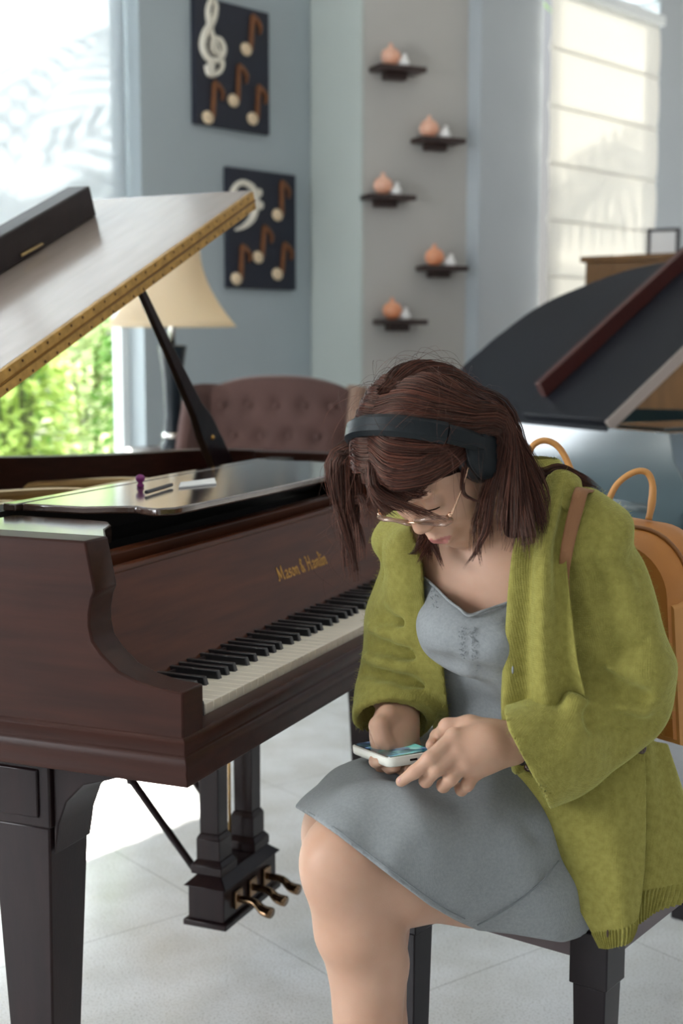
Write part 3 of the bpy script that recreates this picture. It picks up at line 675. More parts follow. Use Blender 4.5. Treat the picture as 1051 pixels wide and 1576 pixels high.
mb = MB(); mb.box(.70, .81, 1.50, 1.61, .0, ZB+.03, taper=(.62, .62)); mb.build('leg', M_woodd, P1, bevel=.003)
MB().box(.2, 1.2, .62, .70, ZB+.004, .69).build('under_beam', M_woodd, P1)
# lyre: two posts, box, three pedals, diagonal braces and pedal rods
LX0, LX1, LY0, LY1, LZ0 = .765, 1.015, .350, .445, .10
MB().box(LX0, LX1, LY0, LY1, LZ0, LZ0+.012).box(LX0+.008, LX1-.008, LY0+.008, LY1-.008, LZ0+.012, LZ0+.080).hexa(
    [Vector(p) for p in ((LX0, LY0, LZ0+.080), (LX1, LY0, LZ0+.080), (LX1, LY1, LZ0+.080), (LX0, LY1, LZ0+.080), (LX0+.022, LY0+.022, LZ0+.100), (LX1-.022, LY0+.022, LZ0+.100), (LX1-.022, LY1-.022, LZ0+.100), (LX0+.022, LY1-.022, LZ0+.100))]).build('lyre_box', M_woodd, P1, bevel=.002)
for x in (LX0+.052, LX1-.052):
    y = (LY0+LY1)/2+.004
    mb = MB()
    for w0, w1, z0, z1 in ((.034, .034, LZ0+.100, LZ0+.118), (.034, .026, LZ0+.118, LZ0+.128), (.026, .026, LZ0+.128, LZ0+.170), (.026, .0205, LZ0+.170, LZ0+.180), (.0205, .0225, LZ0+.180, ZB+.004)):
        mb.hexa([Vector((x+a*w0, y+b*w0, z0)) for a, b in ((-1, -1), (1, -1), (1, 1), (-1, 1))]+[Vector((x+a*w1, y+b*w1, z1)) for a, b in ((-1, -1), (1, -1), (1, 1), (-1, 1))])
    mb.build('lyre_post', M_woodd, P1, bevel=.0015)
M_pedal = mat('worn_brass', (.30, .19, .11), .22, metal=1, noise=.3, nscale=40)
for k in range(3):
    x = (LX0+LX1)/2+(k-1)*.064; mb = MB()
    P = cat_rom([(x, LY0+.01, LZ0+.045), (x, LY0-.03, LZ0+.043), (x, LY0-.050, LZ0+.030), (x, LY0-.070, LZ0+.026)], 14)
    rs = []
    for i, p in enumerate(P):
        u = i/13; w = .009+.010*max(0, (u-.3)/.7)**.8*(1 if u < .93 else .6); h = .0065+.003*u
        rs.append([p+Vector((w*math.cos(q), 0, h*math.sin(q))) for q in np.linspace(0, 2*PI, 13)[:-1]])
    mb.rings(rs); pd = mb.build('pedal', M_pedal, P1, smooth=True)
    MB().box(x-.015, x+.015, LY0+.0, LY0+.0075, LZ0+.028, LZ0+.064).build('pedal_collar', M_pedal, pd, bevel=.002)
for x in (LX0+.035, LX1-.035):
    mb = MB(); A = Vector((x, LY1-.012, LZ0+.098)); Bq = Vector((x, .86, ZB+.03)); rs = []
    mb.tube([A+(Bq-A)*u for u in (0, .33, .335, .35, .37, .385, .39, 1)], [.0075, .0085, .013, .009, .015, .009, .0095, .0105], 12)
    mb.build('lyre_brace', M_woodd, P1, smooth=True, angle=40)
for k in range(3):
    x = (LX0+LX1)/2-.03+(k-1)*.05; MB().tube([(x, LY1-.03, LZ0+.098), (x, LY1-.03, ZB+.01)], .003, 8).build('pedal_rod', M_brass, P1, smooth=True)

# things lying on the music desk
def p1w(x, y, z): return P1m @ Vector((x, y, z))
P1m = Matrix.Translation((-.2, 1.766, 0)) @ Matrix.Rotation(PY, 4, 'Z')
M_paper = mat('white_paper', (.82, .82, .82), .7)
def on1(px, py, z): return on(px, py, (0, 0, z), (0, 0, 1))
zz = .9833
q = [on1(278, 745, zz), on1(330, 738, zz), on1(333, 746, zz), on1(275, 752, zz)]
o = MB().prism([v+Vector((0, 0, .0003)) for v in q], (0, 0, .003)).build('sheet_of_paper', M_paper); tag(o, 'white slip of paper lying on the brown piano music desk', 'paper')
a, b = on1(225, 762, zz), on1(268, 749, zz)
r = thing('pencil', 'dark pencil lying on the brown piano near the white paper', 'pencil', a)
MB().tube([Vector((0, 0, .005)), (b-a)*.9+Vector((0, 0, .005))], .0036, 6).build('shaft', M_ebony, r)
MB().tube([(b-a)*.9+Vector((0, 0, .005)), (b-a)+Vector((0, 0, .005))], [.0036, .0006], 6).build('point', M_ivory, r)
c = on1(216, 750, zz)
r = thing('purple_eraser', 'small purple knob-shaped object standing on the brown piano top', 'eraser', c)
MB().lathe([(.006, 0), (.007, .003), (.004, .008), (.008, .013), (.009, .018), (.005, .022), (.001, .023)], 16).build('body', mat('purple_rubber', (.22, .02, .16), .5), r, smooth=True)

# ------------------------------------------------------------------ black grand piano farther back on the right
A59 = math.radians(59); K2 = Vector((math.sin(A59), math.cos(A59), 0)); B2 = Vector((-math.cos(A59), math.sin(A59), 0))
S2 = on(935, 656, (0, 0, .985), (0, 0, 1)); AL2 = math.radians(35.5)
R2 = K2*math.cos(AL2)+Vector((0, 0, math.sin(AL2))); N2 = Vector((-K2.x*math.sin(AL2), -K2.y*math.sin(AL2), math.cos(AL2)))
P2r = thing('grand_piano', 'black polished grand piano with raised lid, behind the seated person on the right', 'piano', (S2.x, S2.y, 0), math.atan2(K2.y, K2.x))
M_blk = mat('black_teal_sheen', (.040, .072, .084), .12, coat=1.0, spec=1.0)  # teal base stands in for window light reflected in the black polish
M_blk2 = mat('black_satin_lid', (.010, .011, .016), .42, spec=.22)
M_ridge = mat('red_mahogany_edge', (.060, .012, .009), .35, coat=.3)
def L2(px, py):   # lid coordinates of a point of its outline
    p = on(px, py, S2, N2)-S2; return p.dot(R2), p.dot(B2)
def l2(r, b, n=0): return Vector((r*math.cos(AL2)-n*math.sin(AL2), b, .985+r*math.sin(AL2)+n*math.cos(AL2)))
ed = [L2(*q) for q in ((757, 650), (701, 582), (743, 536), (782, 504), (821, 476), (856, 457), (892, 442), (936, 425), (980, 412), (1051, 397.5))]
ed[0] = (-.01, ed[0][1]+.12)
ed = [(-.01, .0)] + [(p.x, p.y) for p in cat_rom([(a, b, 0) for a, b in ed], 40)] + [(1.16, .40), (1.27, .22), (1.30, .0)]
MB().prism([l2(r, b, -.018) for r, b in ed], l2(0, 0, .0)-l2(0, 0, -.018)).build('main_lid', M_blk2, P2r, bevel=.003)
MB().prism([l2(r, b, .0005) for r, b in ((.01, .003), (1.27, .003), (1.24, .40), (.01, .40))], l2(0, 0, .018)-l2(0, 0, 0)).build('front_flap', M_blk2, P2r, bevel=.003)
MB().prism([l2(r, b, .0185) for r, b in ((.10, .372), (1.2, .372), (1.2, .40), (.10, .40))], l2(0, 0, .055)-l2(0, 0, 0)).build('flap_lip', M_ridge, P2r, bevel=.003)
MB().prism([l2(r, b, -.018) for r, b in ((.0, -.008), (1.29, -.008), (1.29, .003), (.0, .003))], l2(0, 0, .036)-l2(0, 0, 0)).build('piano_hinge', mat('bright_edge', (.42, .36, .33), .3, metal=.6), P2r, bevel=.001)
mb = MB()
# case: keyboard end towards the near right
pl = [(.0, -.42), (1.48, -.42), (1.48, .20), (1.35, .42), (1.12, .62), (.95, .85), (.78, 1.10), (.50, 1.22), (.22, 1.20), (.04, 1.06), (.0, .9)]
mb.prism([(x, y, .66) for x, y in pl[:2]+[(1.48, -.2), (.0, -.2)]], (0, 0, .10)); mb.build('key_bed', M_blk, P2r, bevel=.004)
mb = MB(); cl = [Vector((x, y)) for x, y in ([(.0, -.2)]+pl[:1:-1][::-1][::-1])]
loop = [(0, -.2)]+[pl[i] for i in range(10, 1, -1)]+[(1.48, -.2)]
pts = [(p.x, p.y) for p in cat_rom([(a, b, 0) for a, b in loop], 80)]
rs = []
for i, (x, y) in enumerate(pts):
    a = Vector(pts[max(i-1, 0)]); b = Vector(pts[min(i+1, 79)]); t = (b-a).normalized(); nn = Vector((t.y, -t.x))*.045
    rs.append([Vector((x, y, .64)), Vector((x, y, .979)), Vector((x+nn.x, y+nn.y, .979)), Vector((x+nn.x, y+nn.y, .64))])
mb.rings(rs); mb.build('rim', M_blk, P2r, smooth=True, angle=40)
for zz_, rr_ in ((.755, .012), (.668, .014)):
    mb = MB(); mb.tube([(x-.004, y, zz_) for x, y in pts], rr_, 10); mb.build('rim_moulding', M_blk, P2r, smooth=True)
MB().prism([(x*.97+.02, y*.97, .80) for x, y in pts], (0, 0, .02)).build('soundboard', M_gold, P2r)
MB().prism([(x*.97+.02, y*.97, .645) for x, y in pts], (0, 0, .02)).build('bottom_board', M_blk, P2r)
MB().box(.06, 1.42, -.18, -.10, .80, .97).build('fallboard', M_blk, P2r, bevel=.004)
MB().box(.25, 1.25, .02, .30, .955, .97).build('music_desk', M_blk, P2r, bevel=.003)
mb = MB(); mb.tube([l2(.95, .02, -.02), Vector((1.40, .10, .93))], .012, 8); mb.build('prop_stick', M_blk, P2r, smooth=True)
for x0, x1 in ((0, .05), (1.43, 1.48)):
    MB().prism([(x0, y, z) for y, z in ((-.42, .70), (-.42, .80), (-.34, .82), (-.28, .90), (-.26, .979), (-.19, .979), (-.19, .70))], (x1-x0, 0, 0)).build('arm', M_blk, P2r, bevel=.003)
for i in range(30): MB().box(.14+i*.04, .179+i*.04, -.40, -.25, .74, .765).build('white_key', M_ivk, P2r, bevel=.001)
for x, y in ((.08, -.1), (1.40, -.1), (.5, 1.05)):
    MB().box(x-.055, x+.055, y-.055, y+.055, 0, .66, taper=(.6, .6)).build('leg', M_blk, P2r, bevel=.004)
# brown wooden upright case with a framed picture, behind the black piano
d0 = 6.9; a = at(901, 397, d0); b = at(1100, 372, d0-.45)
uv = Vector((b.x-a.x, b.y-a.y, 0)).normalized(); hz = at(901, 395, d0).z
r = thing('upright_cabinet', 'tall brown wooden cabinet standing behind the raised black piano lid', 'cabinet', (a.x, a.y, 0), math.atan2(uv.y, uv.x))
M_oak = wood_mat('walnut_case', (.17, .085, .03), (.12, .06, .022), .4, .2, (6, 6, 1))
MB().box(0, 1.5, 0, .42, .08, hz-.03).build('body', M_oak, r, bevel=.004)
MB().box(-.02, 1.52, -.02, .44, hz-.03, hz).build('top_board', M_oak, r, bevel=.004)
MB().box(.03, 1.47, .02, .40, 0, .08).build('plinth', M_oak, r)
for k in range(2): 
    dr = MB().box(.04+k*.72, .74+k*.72, -.012, 0, .12, hz-.08).build('door', M_oak, r, bevel=.003); MB().sphere((.68 if k == 0 else .82, -.022, .7), .012, 12, 8).build('knob', M_brass, dr, smooth=True)
pd = at(1020, 388, d0+.3)
r2 = thing('picture_frame', 'black-framed picture with a pale mount standing on the brown cabinet', 'picture frame', (pd.x, pd.y, hz+.001), math.atan2(uv.y, uv.x)+.25)
MB().box(-.072, .072, .0, .012, 0, .15).build('mount', M_paper, r2)
mb = MB()
for bx in ((-.085, -.066, 0, .16), (.066, .085, 0, .16), (-.066, .066, 0, .016), (-.066, .066, .144, .16)): mb.box(bx[0], bx[1], -.008, .02, bx[2], bx[3])
mb.build('frame', M_dark, r2, bevel=.002)
MB().hexa([Vector(p) for p in ((-.03, .02, .09), (.03, .02, .09), (.03, .024, .09), (-.03, .024, .09), (-.03, .02, .1), (.03, .02, .1), (.03, .024, .1), (-.03, .024, .1))]).build('easel_back', M_dark, r2)
# ------------------------------------------------------------------ piano bench
BT, BBOT = .46, .388
bA = at(934, 1478, 1.922); bA.z = 0
bang = math.radians(36.5); bt = Vector((math.sin(bang), math.cos(bang), 0))
M_seat = mat('grey_bench_fabric', (.36, .37, .40), .8, noise=.08, nscale=40, bump=.3, bscale=400)
M_apron = mat('bench_side', (.135, .105, .11), .5, noise=.15, nscale=20)
BN = thing('piano_bench', 'long piano bench with grey seat and dark tapered legs, under the seated person', 'bench', bA, math.atan2(bt.y, bt.x))
BLn, BW = 1.12, .37      # local x = along the bench, y = its width (towards the brown piano)
MB().box(.006, BLn-.006, .006, BW-.006, BBOT, BT-.022).build('apron', M_apron, BN, bevel=.002)
MB().box(0, BLn, 0, BW, BT-.026, BT).build('seat', M_seat, BN, bevel=.009, seg=4)
for x, y in ((.0, .0), (.0, BW-.056), (BLn-.056, .0), (BLn-.056, BW-.056)):
    lg = MB().box(x-.001, x+.057, y-.001, y+.057, BBOT-.035, BT-.028).box(x+.003, x+.053, y+.003, y+.053, 0, BBOT-.036, taper=(.72, .72)).build('leg', M_dark, BN, bevel=.002)

# ------------------------------------------------------------------ solid modelling: distance fields on a grid, turned into one surface
class Field:
    def __init__(s, lo, hi, hs):
        """hs: per axis either a step or a list of (upto, step)"""
        s.ax = []
        for k in range(3):
            if hasattr(hs[k], '__len__'):
                v = [lo[k]]
                for upto, st in hs[k]:
                    while v[-1] < upto: v.append(v[-1]+st)
                s.ax.append(np.array(v, np.float32))
            else: s.ax.append(np.arange(lo[k], hi[k], hs[k], dtype=np.float32))
        s.d = np.full([len(a) for a in s.ax], 1.0, np.float32)
    def sub(s, lo, hi, m):
        sl = []
        for k in range(3):
            a, b = np.searchsorted(s.ax[k], lo[k]-m), np.searchsorted(s.ax[k], hi[k]+m); sl.append(slice(max(a-1, 0), b+1))
        sl = tuple(sl)
        G = np.meshgrid(*[s.ax[k][sl[k]] for k in range(3)], indexing='ij')
        return sl, np.stack(G, -1)
    def mix(s, sl, v, k, cut=False):
        o = s.d[sl]
        if cut: v = -v; h = np.maximum(k-np.abs(o-v), 0)/k; s.d[sl] = np.maximum(o, v)+h*h*k*.25
        else: h = np.maximum(k-np.abs(o-v), 0)/k; s.d[sl] = np.minimum(o, v)-h*h*k*.25
    def cone(s, a, b, ra, rb, k=.02, cut=False, flat=None):
        """tapered capsule; flat = (axis vector, factor) squeezes it along that axis"""
        a = np.array(a, float); b = np.array(b, float); r = max(ra, rb)
        sl, P = s.sub(np.minimum(a, b)-r, np.maximum(a, b)+r, k+.02)
        if P.size == 0: return
        ba = b-a; L = max(np.dot(ba, ba), 1e-9); w = P-a; t = np.clip((w@ba)/L, 0, 1)
        q = w-t[..., None]*ba
        if flat is not None:
            ax = np.array(flat[0], float); ax /= np.linalg.norm(ax); c = q@ax
            q = q+(c*(1/flat[1]-1))[..., None]*ax
        s.mix(sl, (np.linalg.norm(q, axis=-1)-(ra+(rb-ra)*t)).astype(np.float32), k, cut)
    def chain(s, pts, k=.02, cut=False, flat=None):
        for (a, ra), (b, rb) in zip(pts[:-1], pts[1:]): s.cone(a, b, ra, rb, k, cut, flat)
    def ell(s, c, R, r, k=.02, cut=False):
        """ellipsoid, R = 3 unit axes (rows), r = 3 radii"""
        c = np.array(c, float); m = max(r); sl, P = s.sub(c-m, c+m, k+.01)
        if P.size == 0: return
        q = (P-c)@np.array(R, float).T; r = np.array(r)
        k0 = np.linalg.norm(q/r, axis=-1); k1 = np.linalg.norm(q/(r*r), axis=-1)
        s.mix(sl, (k0*(k0-1)/np.maximum(k1, 1e-6)).astype(np.float32), k, cut)
    def groove(s, pts, w, depth):
        for a, b in zip(pts[:-1], pts[1:]):
            a = np.array(a, float); b = np.array(b, float); sl, P = s.sub(np.minimum(a, b), np.maximum(a, b), w*2.6)
            if P.size == 0: continue
            ba = b-a; t = np.clip((P-a)@ba/max(ba@ba, 1e-9), 0, 1); q = P-a-t[..., None]*ba
            s.d[sl] += (depth*np.exp(-(q*q).sum(-1)/(w*w))).astype(np.float32)
    def mesh(s):
        d = s.d; X, Y, Z_ = s.ax; ins = d < 0
        nx, ny, nz = d.shape
        c = np.zeros((nx-1, ny-1, nz-1), np.uint8)
        for i in (0, 1):
            for j in (0, 1):
                for k in (0, 1): c += ins[i:nx-1+i, j:ny-1+j, k:nz-1+k]
        act = (c > 0) & (c < 8); I = np.argwhere(act); idx = np.full(act.shape, -1, np.int64); idx[act] = np.arange(len(I))
        acc = np.zeros((len(I), 3)); cnt = np.zeros(len(I))
        cs = [(i, j, k) for i in (0, 1) for j in (0, 1) for k in (0, 1)]
        val = {q: d[I[:, 0]+q[0], I[:, 1]+q[1], I[:, 2]+q[2]] for q in cs}
        for a in cs:
            for ax in range(3):
                if a[ax] == 0:
                    b = list(a); b[ax] = 1; b = tuple(b); va, vb = val[a], val[b]; m = (va < 0) != (vb < 0)
                    t = np.where(m, va/np.where(m, va-vb, 1), 0); p = np.tile(np.array(a, float), (len(I), 1)); p[:, ax] += t
                    acc[m] += p[m]; cnt[m] += 1
        f = acc/cnt[:, None]
        V = np.stack([A[I[:, k]]+f[:, k]*(A[I[:, k]+1]-A[I[:, k]]) for k, A in enumerate((X, Y, Z_))], -1)
        F = []
        for ax in range(3):
            o1, o2 = (ax+1) % 3, (ax+2) % 3
            lo = [slice(1, -1)]*3; lo[ax] = slice(0, -1); hi = [slice(1, -1)]*3; hi[ax] = slice(1, None)
            A_, B_ = ins[tuple(lo)], ins[tuple(hi)]
            for m, fl in ((A_ & ~B_, False), (~A_ & B_, True)):
                E_ = np.argwhere(m); off = np.array([1, 1, 1]); off[ax] = 0; E_ = E_+off
                q = []
                for (u, v) in ((-1, -1), (0, -1), (0, 0), (-1, 0)):
                    e = E_.copy(); e[:, o1] += u; e[:, o2] += v; q.append(idx[e[:, 0], e[:, 1], e[:, 2]])
                q = np.stack(q, -1); F.append(q[:, ::-1] if fl else q)
        F = np.concatenate(F); F = F[(F >= 0).all(1)]
        return V, F
def np_smooth(V, F, n, lam=.5):
    E_ = np.concatenate([F[:, [0, 1]], F[:, [1, 2]], F[:, [2, 3]], F[:, [3, 0]]])
    for _ in range(n):
        for l_ in (lam, -lam*1.04):
            acc = np.zeros_like(V); cnt = np.zeros(len(V))
            np.add.at(acc, E_[:, 0], V[E_[:, 1]]); np.add.at(acc, E_[:, 1], V[E_[:, 0]]); np.add.at(cnt, E_[:, 0], 1); np.add.at(cnt, E_[:, 1], 1)
            V = V+l_*(acc/np.maximum(cnt, 1)[:, None]-V)
    return V
def np_mesh(name, V, F):
    me = bpy.data.meshes.new(name); me.vertices.add(len(V)); me.vertices.foreach_set('co', np.asarray(V, np.float32).ravel())
    F = np.asarray(F); k = F.shape[1]; me.loops.add(F.size); me.loops.foreach_set('vertex_index', F.ravel().astype(np.int32))
    me.polygons.add(len(F)); me.polygons.foreach_set('loop_start', np.arange(0, F.size, k, dtype=np.int32)); me.polygons.foreach_set('loop_total', np.full(len(F), k, np.int32))
    me.update(calc_edges=True); me.polygons.foreach_set('use_smooth', np.ones(len(F), bool)); return me
def proj(P):
    P = np.asarray(P)-np.array(CAMP); c, s = math.cos(TILT), math.sin(TILT)
    d = P[..., 1]*c-P[..., 2]*s; u = P[..., 0]; v = P[..., 1]*s+P[..., 2]*c
    return 525.5+FPX*u/d, 788-FPX*v/d, d
A_ = lambda x, y, d: np.array(at(x, y, d))
def camvec(r, u, t):   # right, up, towards the lens -> world direction
    c, s = math.cos(TILT), math.sin(TILT)
    return np.array([r, u*s - t*c, u*c + t*s])

def sit_on_bench(B, lift):   # flattens what rests on the seat
    sl, P = B.sub((-1, -1, -1), (9, 9, 9), 0)
    q0 = P[..., 0]-bA.x; q1 = P[..., 1]-bA.y; lx = q0*bt.x+q1*bt.y; ly = -q0*bt.y+q1*bt.x
    m = (lx > -.002) & (lx < BLn) & (ly > -.002) & (ly < BW+.002) & (P[..., 2] < BT+.03)
    B.d[sl] = np.where(m, np.maximum(B.d[sl], (BT+lift-P[..., 2])), B.d[sl])
# ------------------------------------------------------------------ the seated person: body in one surface
PERSON_LBL = 'seated person with auburn hair in a green cardigan and grey dress, bowed over a phone'
HC = A_(657, 688, 1.862)
hF = camvec(-.36, -.866, .345); hF /= np.linalg.norm(hF)
hU = camvec(-.62, .50, .60); hU -= hF*(hU@hF); hU /= np.linalg.norm(hU); hL = np.cross(hU, hF)
HR = np.stack([hL, hF, hU])
def h(x, y, z): return HC+hL*x+hF*y+hU*z
tA = np.array([-.72, -.66, 0]); tA /= np.linalg.norm(tA)          # chest direction
tL = np.cross([0, 0, 1], tA)                                       # towards the person's left
shL, shR = A_(886, 834, 1.905), A_(652, 848, 2.075); neck = A_(775, 806, 1.985)
hipL, hipR = A_(915, 1262, 2.10), A_(766, 1212, 2.235); pel = (hipL+hipR)/2
knL, knR = A_(541, 1325, 1.86), A_(538, 1280, 2.02)
chest = A_(780, 918, 2.0); waist = A_(800, 1085, 2.07)
sp = (neck-pel); sp /= np.linalg.norm(sp); tF = np.cross(tL, sp); tF = -tF if tF@tA < 0 else tF; tR = np.stack([tL, tF/np.linalg.norm(tF), sp])
elL, wrL = A_(966, 1062, 1.95), A_(795, 1142, 1.868)
elR, wrR = A_(602, 1030, 2.10), A_(612, 1098, 2.01)
def torso(B, g=0.0, k=.04):
    B.ell(chest, tR, (.142+g, .098+g, .15+g), k); B.ell(waist, tR, (.128+g, .098+g, .16+g), k)
    B.ell(pel+np.array([0, 0, .03]), tR, (.155+g, .11+g, .12+g), k)
    for s in (1, -1): B.ell(chest+tL*s*.066+tF*.062-sp*.055, tR, (.062+g, .058+g, .062+g), .04)
    B.cone(shL, shR, .05+g, .05+g, k); B.cone(neck-sp*.03, (shL+shR)/2-sp*.01, .05+g, .062+g, k)
pN = A_(597, 1168, 1.872); pS = A_(672, 1156, 1.895)-pN; pS = pS/np.linalg.norm(pS)*.072
pLr = A_(536, 1150, 1.995)-pN; pLr -= pS*(pLr@pS)/(pS@pS); pL_ = pLr/np.linalg.norm(pLr)*.148; pU = np.cross(pS, pL_); pU /= np.linalg.norm(pU); pU = pU if pU[2] > 0 else -pU
pc = pN+pS/2+pL_/2
def on_phone(x, y, lift):   # point over the phone's glass
    n_ = pU; r_ = np.array(ray(x, y)); t_ = ((pc+n_*lift)-np.array(CAMP))@n_/(r_@n_); return np.array(CAMP)+r_*t_
def body():
    B = Field((-.10, 1.45, 0), (.60, 2.45, 1.2), (.0027, .0027, [(.46, .006), (.60, .0045), (.735, .0024), (.90, .0045), (1.26, .0021)]))
    torso(B)
    # legs
    anL = A_(578, 1830, 1.86); anL[2] = .115; anR = anL + np.array([.03, .16, 0])
    for hp, kn, an in ((hipL, knL, anL), (hipR, knR, anR)):
        B.chain([(hp, .092), (hp*.5+kn*.5-np.array([0, 0, .020]), .096), (kn*.85+hp*.15-np.array([0, 0, .012]), .080), (kn, .0670)], .03)
        cf = kn*.68+an*.32+np.array([.012, .016, 0]); B.chain([(kn, .0665), (kn*.80+an*.2+np.array([.004, 0, 0]), .0585), (cf, .053), (kn*.35+an*.65, .040), (an, .031)], .011)
        B.ell(kn+np.array([-.022, -.04, -.004]), np.eye(3), (.03, .022, .04), .04)
        toe = an+np.array([-.15, -.09, -.085]); heel = an+np.array([.035, .02, -.03])
        B.chain([(an, .031), (an*.5+toe*.5+np.array([0, 0, .012]), .030), (toe, .022)], .03); B.cone(an, heel, .030, .026, .02)
    # arms
    B.chain([(shL, .05), (shL*.5+elL*.5, .045), (elL, .037), (elL*.6+wrL*.4, .036), (wrL, .026)], .02)
    B.chain([(shR, .05), (shR*.5+elR*.5, .045), (elR, .037), (elR*.6+wrR*.4, .036), (wrR, .026)], .02)
    # left hand: palm, four fingers, thumb
    W3 = lambda *p: A_(*p)
    pk = [W3(699, 1134, 1.843), W3(704, 1156, 1.836), W3(716, 1174, 1.838), W3(733, 1186, 1.845)]
    for kq in pk: B.cone(wrL*.85+pk[1]*.15, kq, .0225, .0125, .014)
    B.cone(wrL*.5+pk[1]*.5, pk[2], .022, .013, .014); B.ell(wrL*.45+pk[1]*.55, np.eye(3), (.03, .022, .030), .015)
    B.chain([(pk[0], .0112), (W3(661, 1168, 1.822), .0098), (W3(638, 1188, 1.826), .0086), (W3(617, 1203, 1.834), .0072)], .005)
    B.chain([(pk[1], .0112), (W3(671, 1184, 1.822), .0098), (W3(655, 1202, 1.838), .0086), (W3(654, 1202, 1.856), .0078)], .004)
    B.chain([(pk[2], .0108), (W3(693, 1199, 1.825), .0094), (W3(682, 1210, 1.842), .0084), (W3(680, 1207, 1.858), .0075)], .004)
    B.chain([(pk[3], .0098), (W3(719, 1208, 1.835), .0085), (W3(710, 1216, 1.850), .0077), (W3(706, 1212, 1.864), .0068)], .004)
    B.chain([(W3(757, 1128, 1.868), .0195), (W3(722, 1118, 1.868), .0145), (W3(689, 1119, 1.872), .0112), (on_phone(674, 1134, .014), .0098), (on_phone(664, 1147, .0095), .0082)], .008)
    # right hand: thumb bent on top, fingers under the phone
    pR = W3(607, 1128, 1.985)
    B.chain([(wrR, .027), (pR, .031), (W3(603, 1150, 1.965), .028)], .02)
    B.chain([(W3(620, 1110, 1.985), .02), (W3(597, 1103, 1.965), .0155), (W3(583, 1117, 1.945), .0125), (W3(588, 1136, 1.94), .0105), (W3(598, 1147, 1.938), .009)], .008)
    for i, (mx, tx, ty) in enumerate(((592, 579, 1171), (606, 600, 1180), (622, 622, 1184), (636, 641, 1184))):
        B.chain([(W3(mx, 1150, 1.985), .012), (W3(mx-3, 1178, 1.965), .0105), (W3(tx, ty, 1.935), .0092), (W3(tx+8, ty, 1.912), .0078)], .006)
    # head, then the neck
    B.ell(h(0, -.003, .014), HR, (.072, .087, .082), .02); B.ell(h(0, .022, -.040), HR, (.058, .068, .080), .03)
    for s in (1, -1):
        B.cone(h(s*.049, .005, -.058), h(s*.010, .066, -.106), .018, .015, .025)
        B.ell(h(s*.038, .054, -.048), HR, (.022, .024, .026), .025)
        B.ell(h(s*.030, .079, .012), HR, (.024, .010, .008), .02)
        B.ell(h(s*.031, .0850, -.013), HR, (.015, .013, .012), .02, True)
        B.ell(h(s*.031, .0735, -.014), HR, (.0155, .0115, .0125), .006)
        B.cone(h(s*.018, .0858, -.0190), h(s*.044, .0790, -.0200), .0022, .0018, .003)
        B.ell(h(s*.0095, .0930, -.0465), HR, (.0072, .0080, .0066), .006)
        B.ell(h(s*.072, -.006, -.016), HR, (.010, .020, .030), .01)
    B.ell(h(0, .068, -.112), HR, (.017, .013, .013), .02)
    B.chain([(h(0, .082, .000), .0064), (h(0, .091, -.024), .0070), (h(0, .0995, -.0415), .0090)], .009)
    B.ell(h(0, .082, -.078), HR, (.025, .013, .018), .015)
    for s in (1, -1): B.cone(h(s*.004, .0965, -.0725), h(s*.020, .0860, -.0775), .0058, .0030, .004)
    B.cone(h(-.012, .0915, -.0855), h(.012, .0915, -.0855), .0070, .0070, .005)
    B.chain([(neck-sp*.03-tF*.015, .052), (neck*.55+h(0, -.045, -.06)*.45, .046), (h(0, -.040, -.040), .050)], .014)
    for s in (1, -1):
        B.cone(neck+tL*s*.03+tF*.035, (shL if s > 0 else shR)+tF*.02+sp*.012, .013, .013, .03)     # collar bones
        B.cone(neck+tL*s*.012+tF*.042, h(s*.052, -.03, -.055), .010, .012, .02)                       # neck muscles
    sit_on_bench(B, .006)
    V, F = B.mesh(); V = np_smooth(V, F, 3, .45)
    return V, F
PER = thing('person', PERSON_LBL, 'person', (float(pel[0]), float(pel[1]), 0))
PO = np.array([pel[0], pel[1], 0])
M_skin = mat('skin', (.56, .345, .245), .5, noise=.10, nscale=14, color2=(.50, .29, .195), sss=.25, bump=.06, bscale=500, spec=.35)
M_lip = mat('lips', (.44, .165, .145), .38, sss=.2)
M_nail = mat('nail', (.62, .36, .30), .25)
def skin_obj(name, V, F, m, parent=None, smooth=True):
    me = np_mesh(name, np.asarray(V)-PO, F); o = bpy.data.objects.new(name, me); COL.objects.link(o); me.materials.append(m)
    if parent: o.parent = parent
    return o
V, F = body(); BODY = (V, F)
ob = skin_obj('body', V, F, M_skin, PER); ob.data.materials.append(M_lip)
cen = V[F].mean(1); q = (cen-HC)@HR.T
wd = np.clip(1-np.abs(q[:, 0])/.022, 0, 1)
lip = (np.abs(q[:, 2]+.0793) < .0105*wd**.6) & (q[:, 1] > .080) & (q[:, 1] < .12) & (np.abs(q[:, 0]) < .0245)
mi = np.zeros(len(F), np.int32); mi[lip] = 1; ob.data.polygons.foreach_set('material_index', mi)
